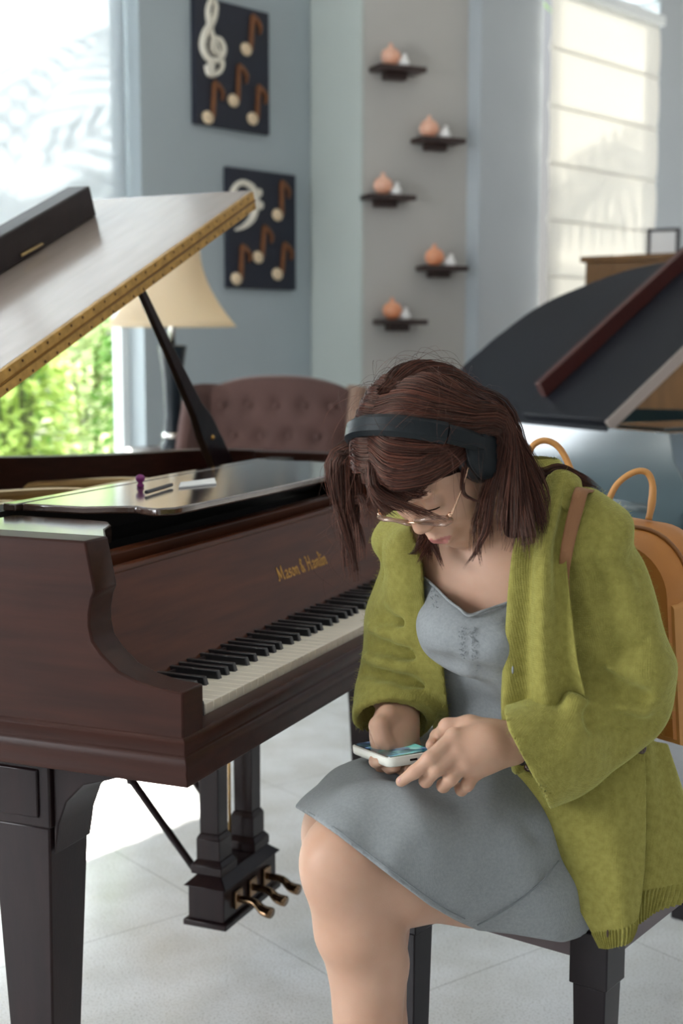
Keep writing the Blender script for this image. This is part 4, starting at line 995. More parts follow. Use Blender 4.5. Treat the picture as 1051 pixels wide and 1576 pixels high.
# ------------------------------------------------------------------ clothes
def weave(m, scale, dist, kind='knit'):
    n = m.node_tree.nodes; l = m.node_tree.links; p = n['Principled BSDF']
    t = n.new('ShaderNodeTexCoord'); mp = n.new('ShaderNodeMapping'); l.new(t.outputs['Object'], mp.inputs[0]); mp.inputs['Rotation'].default_value = (0, .15, .75)
    w = n.new('ShaderNodeTexWave'); w.inputs['Scale'].default_value = scale; w.inputs['Distortion'].default_value = 1.2; w.inputs['Detail'].default_value = 2; w.inputs['Detail Scale'].default_value = 4
    w2 = n.new('ShaderNodeTexWave'); w2.bands_direction = 'Z'; w2.inputs['Scale'].default_value = scale*.8; w2.inputs['Distortion'].default_value = 1.5
    no = n.new('ShaderNodeTexNoise'); no.inputs['Scale'].default_value = scale*3; no.inputs['Detail'].default_value = 3
    l.new(mp.outputs[0], w.inputs[0]); l.new(mp.outputs[0], w2.inputs[0]); l.new(mp.outputs[0], no.inputs[0])
    a = n.new('ShaderNodeMath'); a.operation = 'MULTIPLY_ADD'; l.new(w.outputs['Fac'], a.inputs[0]); a.inputs[1].default_value = .26; l.new(w2.outputs['Fac'], a.inputs[2]); a2 = n.new('ShaderNodeMath'); a2.operation = 'MULTIPLY'; l.new(w2.outputs['Fac'], a2.inputs[0]); a2.inputs[1].default_value = .12; l.new(a2.outputs[0], a.inputs[2])
    b = n.new('ShaderNodeMath'); b.operation = 'ADD'; l.new(a.outputs[0], b.inputs[0]); l.new(no.outputs['Fac'], b.inputs[1])
    bu = n.new('ShaderNodeBump'); bu.inputs['Strength'].default_value = .55; bu.inputs['Distance'].default_value = dist
    l.new(b.outputs[0], bu.inputs['Height']); l.new(bu.outputs[0], p.inputs['Normal'])
M_knit = mat('green_wool', (.315, .285, .075), .95, noise=.3, nscale=110, color2=(.235, .21, .050), sheen=.55, sheen_col=(.75, .78, .35), spec=.15)
weave(M_knit, 130, .0016)
M_linen = mat('grey_linen', (.285, .30, .305), .85, noise=.14, nscale=260, color2=(.235, .25, .258), sheen=.1, spec=.2)
weave(M_linen, 260, .0005)
def in_poly_x(px, py, poly):   # x of a polyline at height py
    ys = np.array([q[1] for q in poly]); xs = np.array([q[0] for q in poly]); return np.interp(py, ys, xs)
def ripple(P, dirs):   # soft cloth folds: sum of travelling waves
    o = np.zeros(P.shape[:-1], np.float32)
    for dv, fr, am, ph in dirs:
        o += am*np.sin(P@np.array(dv)*fr+ph+1.3*np.sin(P@np.array([31., 17., -23.])+ph))
    return o
def dress():
    B = Field((-.10, 1.6, .38), (.58, 2.5, 1.02), (.0035, .0035, .0035))
    torso(B, .008, .04)
    B.ell(A_(722, 978, 1.915), tR, (.080, .060, .056), .02)
    for hp, kn in ((hipL, knL), (hipR, knR)):
        B.chain([(hp, .106), (hp*.5+kn*.5-np.array([0, 0, .010]), .110), (kn*.88+hp*.12-np.array([0, 0, .008]), .093), (kn+np.array([-.016, -.01, -.004]), .072)], .05)
    # skirt stretched between the thighs and down over the bench edge
    B.chain([((hipL+hipR)/2, .10), ((hipL*.5+hipR*.5+knL+knR)/3, .085), ((knL+knR)/2, .066)], .06)
    B.chain([(A_(735, 1372, 1.93), .045), (A_(815, 1395, 1.93), .042), (A_(872, 1400, 1.945), .04)], .05)
    sl, P = B.sub((-1, -1, -1), (9, 9, 9), 0)
    rp = ripple(P, [((.5, .2, .9), 50, .0022, 0), ((.9, -.4, -.3), 38, .0026, 2), ((.2, .6, -.9), 80, .0010, 1)])
    B.d[sl] += rp
    for c_ in ([(670, 1012, 1.90), (700, 1024, 1.875), (740, 1034, 1.868), (785, 1038, 1.87)], [(690, 1060, 1.91), (740, 1078, 1.905), (790, 1075, 1.905)], [(680, 1092, 1.93), (730, 1104, 1.915), (780, 1108, 1.905)]):
        B.groove([A_(*a_) for a_ in c_], .014, .006)
    B.groove([A_(735, 1424, 1.885), A_(785, 1398, 1.885), A_(850, 1335, 1.89)], .010, .004); B.groove([A_(610, 1215, 1.93), A_(660, 1270, 1.90), A_(760, 1320, 1.89)], .018, .008); B.groove([A_(690, 1240, 1.92), A_(760, 1260, 1.90), A_(820, 1290, 1.90)], .015, .008); B.groove([A_(720, 1400, 1.885), A_(660, 1330, 1.89), A_(600, 1270, 1.90)], .02, .007)
    x, y, d = proj(P)
    hem = [(430, 1228), (447, 1238), (480, 1258), (520, 1286), (600, 1348), (660, 1393), (700, 1416), (735, 1432), (790, 1438), (860, 1450), (905, 1450), (1000, 1450)]
    hy = np.interp(x, [q[0] for q in hem], [q[1] for q in hem])
    cut = (y-hy)/1130*.9; B.d[sl] = np.maximum(B.d[sl], cut.astype(np.float32))
    lx = (445-x)/1130; B.d[sl] = np.maximum(B.d[sl], lx.astype(np.float32))
    nk = [(560, 860), (655, 888), (690, 922), (722, 945), (750, 936), (785, 925), (830, 890), (1000, 800)]
    ny = np.interp(x, [q[0] for q in nk], [q[1] for q in nk]); front = ((P-chest)@tF) > -.05
    up = np.where(front, (ny-y)/1130*.9, (P[..., 2]-(chest[2]+.05))); B.d[sl] = np.maximum(B.d[sl], up.astype(np.float32))
    sit_on_bench(B, .0035)
    V, F = B.mesh(); return np_smooth(V, F, 2, .4), F
V, F = dress(); DR = skin_obj('dress', V, F, M_linen, PER)
def stitched(name, pts, r, m, parent, off=0):
    mb = MB(); mb.tube(cat_rom([Vector(p)-Vector(PO) for p in pts], 60), r, 6); return mb.build(name, m, parent, smooth=True)
def cardigan():
    B = Field((-.06, 1.55, .50), (.62, 2.45, 1.08), (.0034, .0034, .0034))
    torso(B, .019, .05)
    B.cone(neck+sp*.03-tF*.055, neck-tF*.075-sp*.08, .055, .08, .05)
    # left sleeve
    r = lambda px, d: px*d/2160
    SL = [(880, 826, 1.915, 52), (912, 880, 1.905, 64), (938, 960, 1.905, 67), (960, 1030, 1.915, 68), (970, 1070, 1.92, 67)]
    B.chain([(A_(a, b, c), r(e, c)) for a, b, c, e in SL], .035)
    FA = [(972, 1072, 1.92, 66), (915, 1108, 1.905, 64), (862, 1138, 1.885, 70), (806, 1165, 1.866, 84), (770, 1180, 1.853, 88)]
    B.chain([(A_(a, b, c), r(e, c)) for a, b, c, e in FA], .02)
    # right sleeve
    SR = [(655, 862, 2.06, 38), (636, 915, 2.065, 46), (616, 975, 2.07, 50), (608, 1035, 2.07, 53)]
    B.chain([(A_(a, b, c), r(e, c)) for a, b, c, e in SR], .03)
    FR = [(608, 1030, 2.07, 54), (607, 1070, 2.045, 60), (604, 1100, 2.02, 66)]
    B.chain([(A_(a, b, c), r(e, c)) for a, b, c, e in FR], .02)
    B.ell(A_(655, 940, 2.02), tR, (.05, .05, .12), .04)
    sl, P = B.sub((-1, -1, -1), (9, 9, 9), 0)
    x, y, d = proj(P)
    # bunched folds at elbows and cuffs, long soft folds elsewhere
    fold = ripple(P, [((.45, .1, .88), 38, .0046, .5), ((.8, -.3, .52), 34, .0044, 2.1), ((-.35, .2, .92), 62, .0024, 1.0)])
    B.d[sl] += fold
    def crease(pts, w, dep): B.groove([A_(*p) for p in pts], w, dep)
    # arm hole: separates the sleeve from the body front
    crease([(868, 880, 1.842), (872, 940, 1.838), (890, 1005, 1.834), (912, 1048, 1.838)], .018, .014)
    crease([(893, 1040, 1.838), (925, 1060, 1.838), (985, 1072, 1.855)], .013, .020)
    crease([(880, 1072, 1.84), (930, 1082, 1.835), (990, 1096, 1.86)], .012, -.011)
    crease([(915, 1106, 1.835), (970, 1120, 1.850), (1012, 1124, 1.87)], .012, .016)
    crease([(885, 990, 1.84), (930, 1030, 1.838), (990, 1040, 1.85)], .013, -.009)
    crease([(880, 960, 1.84), (935, 1000, 1.838), (985, 990, 1.85)], .014, .008)
    crease([(905, 840, 1.85), (925, 920, 1.84), (950, 1000, 1.84)], .013, .008)
    crease([(930, 830, 1.86), (965, 910, 1.85), (985, 1000, 1.86)], .013, -.007)
    crease([(905, 1098, 1.84), (890, 1150, 1.84), (880, 1200, 1.85)], .013, .010)
    crease([(885, 1090, 1.84), (868, 1140, 1.83), (860, 1205, 1.84)], .013, -.008)
    crease([(862, 1080, 1.85), (842, 1140, 1.83), (840, 1200, 1.83)], .012, .007)
    for y0_, am in ((950, .010), (975, -.010), (997, .019), (1018, -.013), (1040, .015), (1060, -.009)):
        crease([(560, y0_-8, 2.03), (590, y0_, 2.0), (625, y0_+8, 1.985), (665, y0_+20, 2.0)], .0115, am)
    crease([(555, 1095, 2.0), (600, 1085, 1.97), (655, 1100, 1.98)], .010, -.006)
    crease([(600, 850, 2.02), (612, 920, 2.02), (640, 985, 2.01)], .014, .009)
    crease([(625, 850, 2.02), (640, 920, 2.01), (655, 970, 2.0)], .012, -.006)
    # body inside: hollow the torso and the sleeves' mouths
    I = Field((-.06, 1.55, .50), (.62, 2.45, 1.08), (.0034, .0034, .0034))
    torso(I, .001, .04)
    I.chain([(shL, .052), (elL, .05), (elL*.5+wrL*.5, .05)], .02); I.chain([(A_(880, 1128, 1.893), r(50, 1.89)), (A_(806, 1165, 1.866), r(76, 1.866)), (A_(765, 1182, 1.851), r(81, 1.851))], .01)
    I.chain([(A_(606, 1065, 2.045), r(34, 2.045)), (A_(604, 1100, 2.02), r(50, 2.02)), (A_(602, 1140, 1.995), r(54, 1.995))], .01)
    B.d = np.maximum(B.d, -I.d)
    # cuffs cut square
    nvL = np.cross(np.array(ray(805, 1166)), A_(845, 1242, 1.84)-A_(765, 1090, 1.88)); nvL = nvL if nvL[0] < 0 else -nvL
    for p0, nv in ((A_(805, 1166, 1.866), nvL), (A_(604, 1112, 2.01), A_(604, 1112, 2.01)-A_(607, 1060, 2.05))):
        nv = nv/np.linalg.norm(nv); sd_ = (P-p0)@nv; near = np.linalg.norm(P-p0, axis=-1) < .13
        B.d[sl] = np.where(near, np.maximum(B.d[sl], sd_.astype(np.float32)), B.d[sl])
    # front opening between the two edges
    Lx = np.interp(y, [800, 860, 960, 1020, 1100, 1200], [628, 648, 657, 682, 690, 690]); Rx = np.interp(y, [740, 800, 835, 900, 1000, 1095, 1200], [835, 812, 797, 787, 779, 776, 800])
    front = ((P-chest)@tF) > .0
    op = np.minimum(x-Lx, Rx-x)/1130
    ok = front & (d < 2.06) & (y < 1190) & ~((d > 2.0) & (x < 600))
    sel = np.where(ok, op, -1).astype(np.float32)
    B.d[sl] = np.maximum(B.d[sl], np.where(ok, sel, -1))
    # neck hole
    N_ = Field((-.06, 1.55, .50), (.62, 2.45, 1.08), (.0034, .0034, .0034)); N_.chain([(neck-sp*.02+tF*.03, .062), (neck+sp*.06+tF*.03, .066), (neck+sp*.2+tF*.08, .09)], .01)
    B.d = np.maximum(B.d, -N_.d)
    V, F = B.mesh()
    return np_smooth(V, F, 2, .4), F
def sheet(rows, th, nu=40, nv=50, folds=None):
    """cloth panel of real thickness through rows of points"""
    R_ = [np.array([list(p) for p in cat_rom(r_, nu)]) for r_ in rows]
    G = np.stack([np.array([list(p) for p in cat_rom([R_[i][j] for i in range(len(R_))], nv)]) for j in range(nu)], 1)  # nv, nu, 3
    du = np.gradient(G, axis=1); dv = np.gradient(G, axis=0); N = np.cross(du, dv); N /= np.linalg.norm(N, axis=-1, keepdims=True)+1e-9
    toward = np.array(CAMP)-G
    if (N*toward).sum() < 0: N = -N
    if folds is not None:
        u, v = np.meshgrid(np.linspace(0, 1, nu), np.linspace(0, 1, nv)); G = G+N*folds(u, v)[..., None]
    a = G+N*th/2; b = G-N*th/2; n = nu*nv
    V = np.concatenate([a.reshape(-1, 3), b.reshape(-1, 3)]); F = []
    for i in range(nv-1):
        for j in range(nu-1):
            k = i*nu+j; F.append((k, k+1, k+nu+1, k+nu)); F.append((n+k, n+k+nu, n+k+nu+1, n+k+1))
    rim = [(0, j) for j in range(nu)]+[(i, nu-1) for i in range(1, nv)]+[(nv-1, j) for j in range(nu-2, -1, -1)]+[(i, 0) for i in range(nv-2, 0, -1)]
    for (i, j), (k, l_) in zip(rim, rim[1:]+rim[:1]): p, q_ = i*nu+j, k*nu+l_; F.append((p, n+p, n+q_, q_))
    return V, np.array(F)
def join(parts):
    V, F, o = [], [], 0
    for v, f in parts: V.append(v); F.append(np.asarray(f)+o); o += len(v)
    return np.concatenate(V), np.concatenate(F)
R = lambda *pts: [A_(*p) for p in pts]
C0 = cardigan()
# near front edge: a thick folded lapel from the nape down the chest
lapel = sheet([R((846, 742, 1.885), (862, 729, 1.872), (886, 738, 1.885)), R((822, 780, 1.868), (845, 775, 1.845), (873, 790, 1.852)), R((798, 832, 1.855), (828, 836, 1.832), (868, 852, 1.836)),
               R((787, 900, 1.852), (825, 900, 1.824), (874, 915, 1.828)), R((779, 1000, 1.868), (825, 1000, 1.840), (888, 1010, 1.836)), R((775, 1098, 1.888), (830, 1100, 1.862), (905, 1095, 1.868)), R((790, 1180, 1.93), (840, 1185, 1.915), (915, 1180, 1.92))],
              .012, 44, 80, lambda u, v: (.009*np.sin(u*13-.6+1.0*v)*np.clip(v*3, .3, 1)))
collar = sheet([R((846, 742, 1.89), (862, 727, 1.875), (884, 737, 1.885), (888, 748, 1.91)), R((836, 760, 1.90), (856, 742, 1.868), (880, 752, 1.868), (893, 768, 1.90)), R((822, 790, 1.90), (846, 775, 1.852), (872, 790, 1.852), (884, 800, 1.89))], .014, 30, 24)
panelA = sheet([R((790, 1150, 1.945), (850, 1150, 1.925), (920, 1140, 1.925), (985, 1120, 1.935)),
                R((808, 1222, 1.945), (860, 1215, 1.91), (930, 1200, 1.90), (988, 1180, 1.925)),
                R((842, 1290, 1.935), (885, 1285, 1.895), (940, 1270, 1.88), (988, 1260, 1.91)),
                R((874, 1355, 1.92), (908, 1350, 1.89), (950, 1340, 1.872), (986, 1335, 1.895)),
                R((902, 1410, 1.905), (928, 1408, 1.885), (955, 1402, 1.868), (980, 1395, 1.885)),
                R((918, 1440, 1.90), (935, 1440, 1.885), (957, 1436, 1.870), (978, 1420, 1.88)),
                R((926, 1456, 1.898), (940, 1458, 1.885), (956, 1454, 1.872), (968, 1444, 1.878))], .010, 150, 90,
               lambda u, v: .004*np.sin(u*7+v*2)*(1-v)+np.where(v > .78, .0021*np.sin(u*105), 0))
panelB = sheet([R((975, 1130, 1.955), (1005, 1140, 1.965), (1022, 1150, 1.99)), R((978, 1200, 1.945), (1018, 1205, 1.955), (1045, 1215, 1.985)), R((980, 1280, 1.93), (1030, 1275, 1.94), (1068, 1290, 1.985)),
                R((976, 1350, 1.915), (1035, 1345, 1.925), (1092, 1345, 1.985)), R((970, 1388, 1.905), (1030, 1370, 1.915), (1095, 1350, 1.98)), R((972, 1426, 1.90), (1020, 1398, 1.915), (1098, 1366, 1.975))], .010, 150, 90,
               lambda u, v: .004*np.sin(u*9+v)+np.where(v > .74, .0021*np.sin(u*120), 0))
V, F = join([C0, lapel, collar, panelA, panelB]); CG = skin_obj('cardigan', V, F, M_knit, PER)
# thin tie hanging at the far front edge, buttonholes and a button
stitched('tie_cord', [A_(648, 868, 1.985), A_(650, 905, 1.975), A_(651, 940, 1.972), A_(654, 962, 1.972)], .0028, M_knit, CG)
M_button = mat('horn_button', (.05, .025, .02), .3)
mb = MB(); mb.sphere(Vector(A_(987, 1152, 1.905))-Vector(PO), (.007, .004, .008), 14, 8); mb.build('button', M_button, CG, smooth=True)
for q in ((789, 1031, 1.852), (935, 1437, 1.872)):
    mb = MB(); mb.sphere(Vector(A_(*q))-Vector(PO), (.0016, .002, .0055), 10, 8); mb.build('buttonhole', M_button if q[1] > 1200 else M_linen, CG, smooth=True)
# dress details: neckline binding, centre placket embroidery, hem seam
def on_mesh(V, px, py, rad=6):
    x, y, d = proj(V); m = np.hypot(x-px, y-py) < rad
    return None if not m.any() else float(d[m].min())
DV = np.array([v.co for v in DR.data.vertices])+PO
def dpts(l, lift=.001):
    out_ = []
    for a, b in l:
        d = on_mesh(DV, a, b, 7)
        if d: out_.append(A_(a, b, d-lift))
    return out_
M_thread = mat('grey_thread', (.19, .205, .215), .8)
nl = dpts([(657, 892), (672, 906), (690, 924), (706, 936), (722, 948), (745, 940), (765, 933), (782, 927)], .0015)
if len(nl) > 3: stitched('neckline_binding', nl, .0019, M_linen, DR)
rg = random.Random(4); mb = MB()
for cx_, y0, y1 in ((712, 965, 1012), (729, 965, 1015), (668, 905, 935), (773, 950, 962), (735, 1025, 1032)):
    for k in range(int((y1-y0)/1.6)+2):
        px_, py_ = cx_+4*math.sin(k*1.1)+rg.uniform(-1, 1), y0+k*1.6; d = on_mesh(DV, px_, py_, 6)
        if d: c = Vector(A_(px_, py_, d-.0006))-Vector(PO); mb.tube([c, c+Vector((rg.uniform(-.0025, .0025), 0, rg.uniform(-.003, .003)))], .0006, 5)
mb.build('embroidery', M_thread, DR)['kind'] = 'stuff'
hl = dpts([(475, 1250), (520, 1278), (560, 1308), (600, 1338), (640, 1368), (680, 1396), (715, 1414)], .0006)
if len(hl) > 3: stitched('hem_seam', hl, .0009, M_thread, DR)
sm_ = dpts([(735, 1424), (765, 1408), (800, 1385), (835, 1355), (860, 1325)], .0008)
if len(sm_) > 3: stitched('side_seam', sm_, .0012, M_thread, DR)
# finger nails
for q, ax in (((617.5, 1201.5, 1.8285), (-.012, -.004)),):
    mb = MB(); mb.sphere(Vector(A_(*q))-Vector(PO), (.0052, .0022, .0046), 12, 8); mb.build('fingernail', M_nail, PER, smooth=True)
# ------------------------------------------------------------------ hair: a soft under-mass and many fine locks
M_hairb = mat('hair_mass', (.012, .005, .004), .9, noise=.4, nscale=40, spec=.08)
def hair_mat():
    m = bpy.data.materials.new('auburn_hair'); m.use_nodes = True; n = m.node_tree.nodes; l = m.node_tree.links; p = n['Principled BSDF']
    g = n.new('ShaderNodeNewGeometry'); r = n.new('ShaderNodeValToRGB'); l.new(g.outputs['Random Per Island'], r.inputs[0])
    e = r.color_ramp.elements; e[0].color = (.022, .009, .008, 1); e[1].color = (.150, .050, .032, 1); e.new(.6).color = (.050, .017, .013, 1)
    l.new(r.outputs[0], p.inputs['Base Color']); p.inputs['Roughness'].default_value = .38; p.inputs['Specular IOR Level'].default_value = .55
    p.inputs['Specular Tint'].default_value = (1, .75, .6, 1)
    return m
M_hair = hair_mat()
rng = np.random.default_rng(11)
def scalp(x, y, z, lift=0.0):   # head-local direction projected on the skull, lifted by the hair's thickness
    c = np.array([0, -.003, .014]); v = np.array([x, y, z])-c; rr = np.array([.072, .087, .082])+lift
    return h(*(c+v/np.linalg.norm(v/rr)))
def guide(*P): return np.array([np.array(list(p)) for p in cat_rom([Vector(tuple(p)) for p in P], 26)])
class Hair:
    def __init__(s): s.V = []; s.F = []; s.n = 0
    def lock(s, g, n, w0, w1, wm=None, rad=.0006, wave=.002, short=.12, tip=.15, clump=0):
        """n hairs along the guide g; spread radius w0 at the root, wm mid, w1 at the tip"""
        m = len(g); T = np.gradient(g, axis=0); T /= np.linalg.norm(T, axis=1, keepdims=True)+1e-9
        ref = np.array([.3, -.8, .5]); A1 = np.cross(T, ref); A1 /= np.linalg.norm(A1, axis=1, keepdims=True)+1e-9; A2 = np.cross(T, A1)
        u = np.linspace(0, 1, m); wm = (w0+w1)/2 if wm is None else wm
        nc = max(2, n//9); CL = [(rng.uniform(0, 2*PI), math.sqrt(rng.random()), 1-rng.random()**1.5*short*2.2) for _ in range(nc)]
        for _ in range(int(n*1.7) if n > 1 else 1):
            ct, cq, ce = CL[rng.integers(nc)]; ca, cb = cq*math.cos(ct), cq*math.sin(ct)
            th = rng.uniform(0, 2*PI); q = math.sqrt(rng.random()); a, b = q*math.cos(th), q*math.sin(th)
            W_ = np.interp(u, [0, .5, 1], [w0, wm, w1])
            ph = rng.uniform(0, 6.3); fr = rng.uniform(2, 5); wv = wave*np.sin(fr*u*2+ph)*u
            end = (1-rng.random()**2*short*1.6)*ce; k = max(6, int(m*end))
            mx_ = .93*np.clip((u/max(end, .2)-.35)/.65, 0, 1)**1.4 if n > 1 else 0*u
            p = g+A1*((a*(1-mx_)+ca*mx_)*W_+wv)[:, None]+A2*((b*(1-mx_)+cb*mx_)*W_*.8+wv*.6)[:, None]
            p = p[:k:1]; kk = len(p); r = rad*.78*rng.uniform(.7, 1.3)*np.interp(np.linspace(0, 1, kk), [0, .75, 1], [1, .9, tip])
            c1 = A1[:kk]*r[:, None]; c2 = A2[:kk]*r[:, None]
            ring = np.stack([p+c1, p-.5*c1+.87*c2, p-.5*c1-.87*c2], 1).reshape(-1, 3)
            i = np.arange(kk-1)[:, None]*3; f = []
            for j in range(3): f.append(np.concatenate([i+j, i+(j+1) % 3, i+3+(j+1) % 3, i+3+j], 1))
            s.V.append(ring); s.F.append(np.concatenate(f)+s.n); s.n += len(ring)
def hair_mass():
    B = Field((-.10, 1.55, .78), (.50, 2.25, 1.26), (.0032, .0032, .0032))
    B.ell(h(0, -.004, .015), HR, (.077, .088, .083), .01)
    B.cone(h(.050, -.045, .0), A_(790, 800, 1.835), .030, .024, .03)        # near side, behind the ear
    B.cone(h(.0, -.045, -.02), A_(806, 790, 1.890), .036, .028, .03)
    B.cone(h(-.05, -.04, -.0), A_(770, 790, 2.02), .045, .04, .03)
    # clear the face and the throat
    B.ell(h(0, .085, -.055), HR, (.085, .075, .085), .01, True)
    B.ell(h(.03, .05, -.075), HR, (.07, .06, .06), .01, True)
    B.chain([(h(0, .05, -.12), .06), (A_(720, 900, 1.9), .07)], .01, True)
    V, F = B.mesh(); return np_smooth(V, F, 3, .4), F
V, F = hair_mass(); hm = skin_obj('hair', V, F, M_hairb, PER)
HH = Hair()
# near side: from the parting over the skull, over the ear cup and down to the shoulder
PART = [(-.006, .066, .062), (-.008, .040, .085), (-.008, .005, .098), (-.006, -.035, .088), (-.002, -.070, .05)]
ends_near = [(735, 862, 1.812), (762, 846, 1.802), (790, 866, 1.796), (812, 868, 1.798), (832, 846, 1.808), (838, 800, 1.830)]
pp = cat_rom(PART, 40); een = cat_rom(ends_near, 40)
for i in range(40):
    u = i/39; a = pp[i]
    if u < .20: continue
    e = een[min(39, int((u-.2)/.8*39))]
    y1 = .030-.10*u
    over = h(.113-.03*abs(u-.42), -.012-.050*u, -.016) if u < .72 else h(.084, -.054-.02*(u-.7), -.034)
    g = guide(scalp(*a, .003), scalp(.030, a.y*.88-.006, max(a.z, .06)*.97, .009), scalp(.058, a.y*.72-.010, a.z*.66+.006, .012), scalp(.082, y1*.8-.008, .028, .016), over,
              A_(e[0]-4+6*u, e[1]-62, e[2]+.002), A_(e[0]+rng.uniform(-12, 8), e[1]+rng.uniform(-16, 16), e[2]))
    HH.lock(g, 60, .0075, .011 if i % 2 else .005, .0095, .0007, .003, .2)
# hair over the crown towards the nape, and onto the back
for i in range(14):
    u = i/13; x = -.07+.14*u
    g = guide(scalp(x*.25-.004, -.02, .10, .004), scalp(x*.7, -.062, .062, .009), scalp(x, -.085, .015, .010), h(x*1.0, -.078, -.050), A_(808+14*u, 764+18*u, 1.930-.10*u), A_(826+8*u, 815+20*u, 1.925-.105*u))
    HH.lock(g, 55, .010, .016, .014, .00062, .003)
for i in range(5):
    g = guide(h(.0-.01*i, -.088, -.03), A_(815, 722+6*i, 1.900), A_(862, 722+7*i, 1.895), A_(900, 738+5*i, 1.900), A_(932, 760+3*i, 1.910)); HH.lock(g, 45, .010, .006, .008, .00055, .002)
# front hair of the near side, swept from the parting over the temple and tucked under the ear cup
for i in range(14):
    u = i/13
    a = (-.004, .060+.020*(1-u), .066-.028*(1-u)+.018*u)
    g = guide(scalp(*a, .004), scalp(.022, .078-.006*u, .050-.010*(1-u)+.022*u, .010), scalp(.052, .062-.014*u, .034+.018*u-.006*(1-u), .012), scalp(.074, .034-.022*u, .016+.022*u, .012), scalp(.082, -.004-.01*u, .0+.022*u, .012), h(.082, -.036, -.02))
    HH.lock(g, 60, .008, .008, .0085, .0006, .0015)
# bangs falling over the brow and the spectacles
bang_ends = [(692, 806, 1.775), (664, 803, 1.778), (640, 798, 1.782), (618, 798, 1.793), (598, 790, 1.806), (580, 790, 1.825)]
for i, e in enumerate(bang_ends):
    u = i/5
    g = guide(scalp(-.004-.022*u, .058, .066, .004), scalp(.004-.03*u, .080, .046, .013), A_(566+10*(1-u)-6*u, 706-6*u, 1.802+.03*u), A_(580-8*u, 756, 1.790+.03*u), A_(e[0]-30+18*u, e[1]-14+2*u, e[2]+.004), A_(*e))
    HH.lock(g, 48, .0075, .0035, .008, .00055, .002)
# far side: long curtain hanging past the cheek
far_ends = [(548, 912, 1.905), (541, 905, 1.910), (556, 880, 1.900), (535, 880, 1.920), (566, 830, 1.890), (528, 850, 1.930)]
for i in range(26):
    u = i/25; e = far_ends[i % 6]; a = pp[min(39, int(u*34))]
    g = guide(scalp(a.x-.002, a.y, a.z, .003), scalp(-.030, a.y*.94, max(a.z, .05)*.95, .010), scalp(-.062, a.y*.8+.004, .042, .014), scalp(-.080, .040-.075*u, .012, .018), A_(522+9*(i % 4)-10*u, 705, 1.885+.035*u), A_(520+10*(i % 4), 770, 1.895+.03*u), A_(e[0]-7, e[1]-60, e[2]), A_(*e))
    HH.lock(g, 46, .009, .0055, .0125, .00068, .0035)
for i in range(10):    # short front locks each side of the parting, towards the brow
    u = i/9
    g = guide(scalp(-.006, .058+.01*u, .066-.008*u, .003), scalp(-.02+.03*u, .078, .050, .009), scalp(-.045+.085*u, .082-.01*abs(u-.5), .022, .011), scalp(-.055+.11*u, .074, .016, .012)); HH.lock(g, 40, .007, .006, .008, .00065, .002)
for i in range(14):    # crown behind the head band, and the hollow in front of it
    u = i/13; x = -.05+.10*u
    g = guide(scalp(x*.3, -.015, .10, .004), scalp(x*.8, -.055, .070, .009), scalp(x*1.1, -.080, .030, .010), scalp(x*1.3, -.088, -.012, .009), h(x*1.3, -.074, -.05)); HH.lock(g, 50, .008, .010, .010, .0007, .002)
for i in range(12):
    u = i/11
    g = guide(scalp(-.006, .030+.034*u, .090-.026*u, .004), scalp(.022, .038+.036*u, .078-.026*u, .010), scalp(.050, .030+.030*u, .056-.018*u, .012), scalp(.074, .012+.020*u, .030-.008*u, .013), h(.085, -.02, .01)); HH.lock(g, 50, .007, .008, .009, .0007, .0015)
for i in range(12):
    u = i/11
    g = guide(scalp(-.004, -.035-.02*u, .09-.02*u, .004), scalp(.026, -.062-.012*u, .066-.02*u, .009), scalp(.052, -.070-.012*u, .036-.016*u, .010), scalp(.070, -.066, -.002-.01*u, .011), h(.076, -.064, -.046), A_(806+2*u, 790, 1.80), A_(815+rng.uniform(-10, 10), 850, 1.79)); HH.lock(g, 50, .009, .010, .010, .0007, .003)
# ends of the far hair seen below the chin
for i, e in enumerate([(640, 872, 1.895), (652, 890, 1.890), (668, 880, 1.885), (684, 884, 1.880), (625, 850, 1.900)]):
    g = guide(A_(676-4*i, 796, 1.925), A_(673-5*i, 822, 1.92), A_((668-4*i+e[0])/2, 846, 1.912), A_(*e)); HH.lock(g, 34, .008, .004, .009, .0005, .002)
# tip strands on the near collar bone, strand before the ear
for e in ((708, 880, 1.808), (722, 872, 1.806), (742, 876, 1.800)):
    g = guide(h(.080, -.035, -.035), A_(752, 800, 1.802), A_(738, 838, 1.804), A_(*e)); HH.lock(g, 26, .006, .0022, .005, .0005, .002)
g = guide(h(.078, .012, .004), A_(712, 752, 1.798), A_(728, 768, 1.793), A_(750, 772, 1.792)); HH.lock(g, 22, .004, .001, .003, .00045, .001)
# loose flyaway hairs
for _ in range(110):
    t = rng.uniform(0, 1); a = scalp(rng.uniform(-.08, .08), rng.uniform(-.09, .04), rng.uniform(.0, .1), .018); dr = a-HC; dr /= np.linalg.norm(dr)
    tg = np.cross(dr, rng.normal(size=3)); tg /= np.linalg.norm(tg); L = rng.uniform(.04, .10)
    g = guide(a, a+tg*L*.4+dr*L*.12, a+tg*L*.8+dr*L*.16-np.array([0, 0, .01]), a+tg*L+dr*L*.12-np.array([0, 0, .03])); HH.lock(g, 1, .0, .0, .0, .00024, .002, 0)
for _ in range(26):
    s0 = A_(rng.uniform(510, 560), rng.uniform(680, 860), 1.905); g = guide(s0, s0+np.array([rng.uniform(-.03, .02), 0, -.03]), s0+np.array([rng.uniform(-.045, .03), rng.uniform(-.02, .02), -.07])); HH.lock(g, 1, 0, 0, 0, .00024, .002, 0)
hs = skin_obj('hair_strands', np.concatenate(HH.V), np.concatenate(HH.F), M_hair, hm); hs['kind'] = 'stuff'
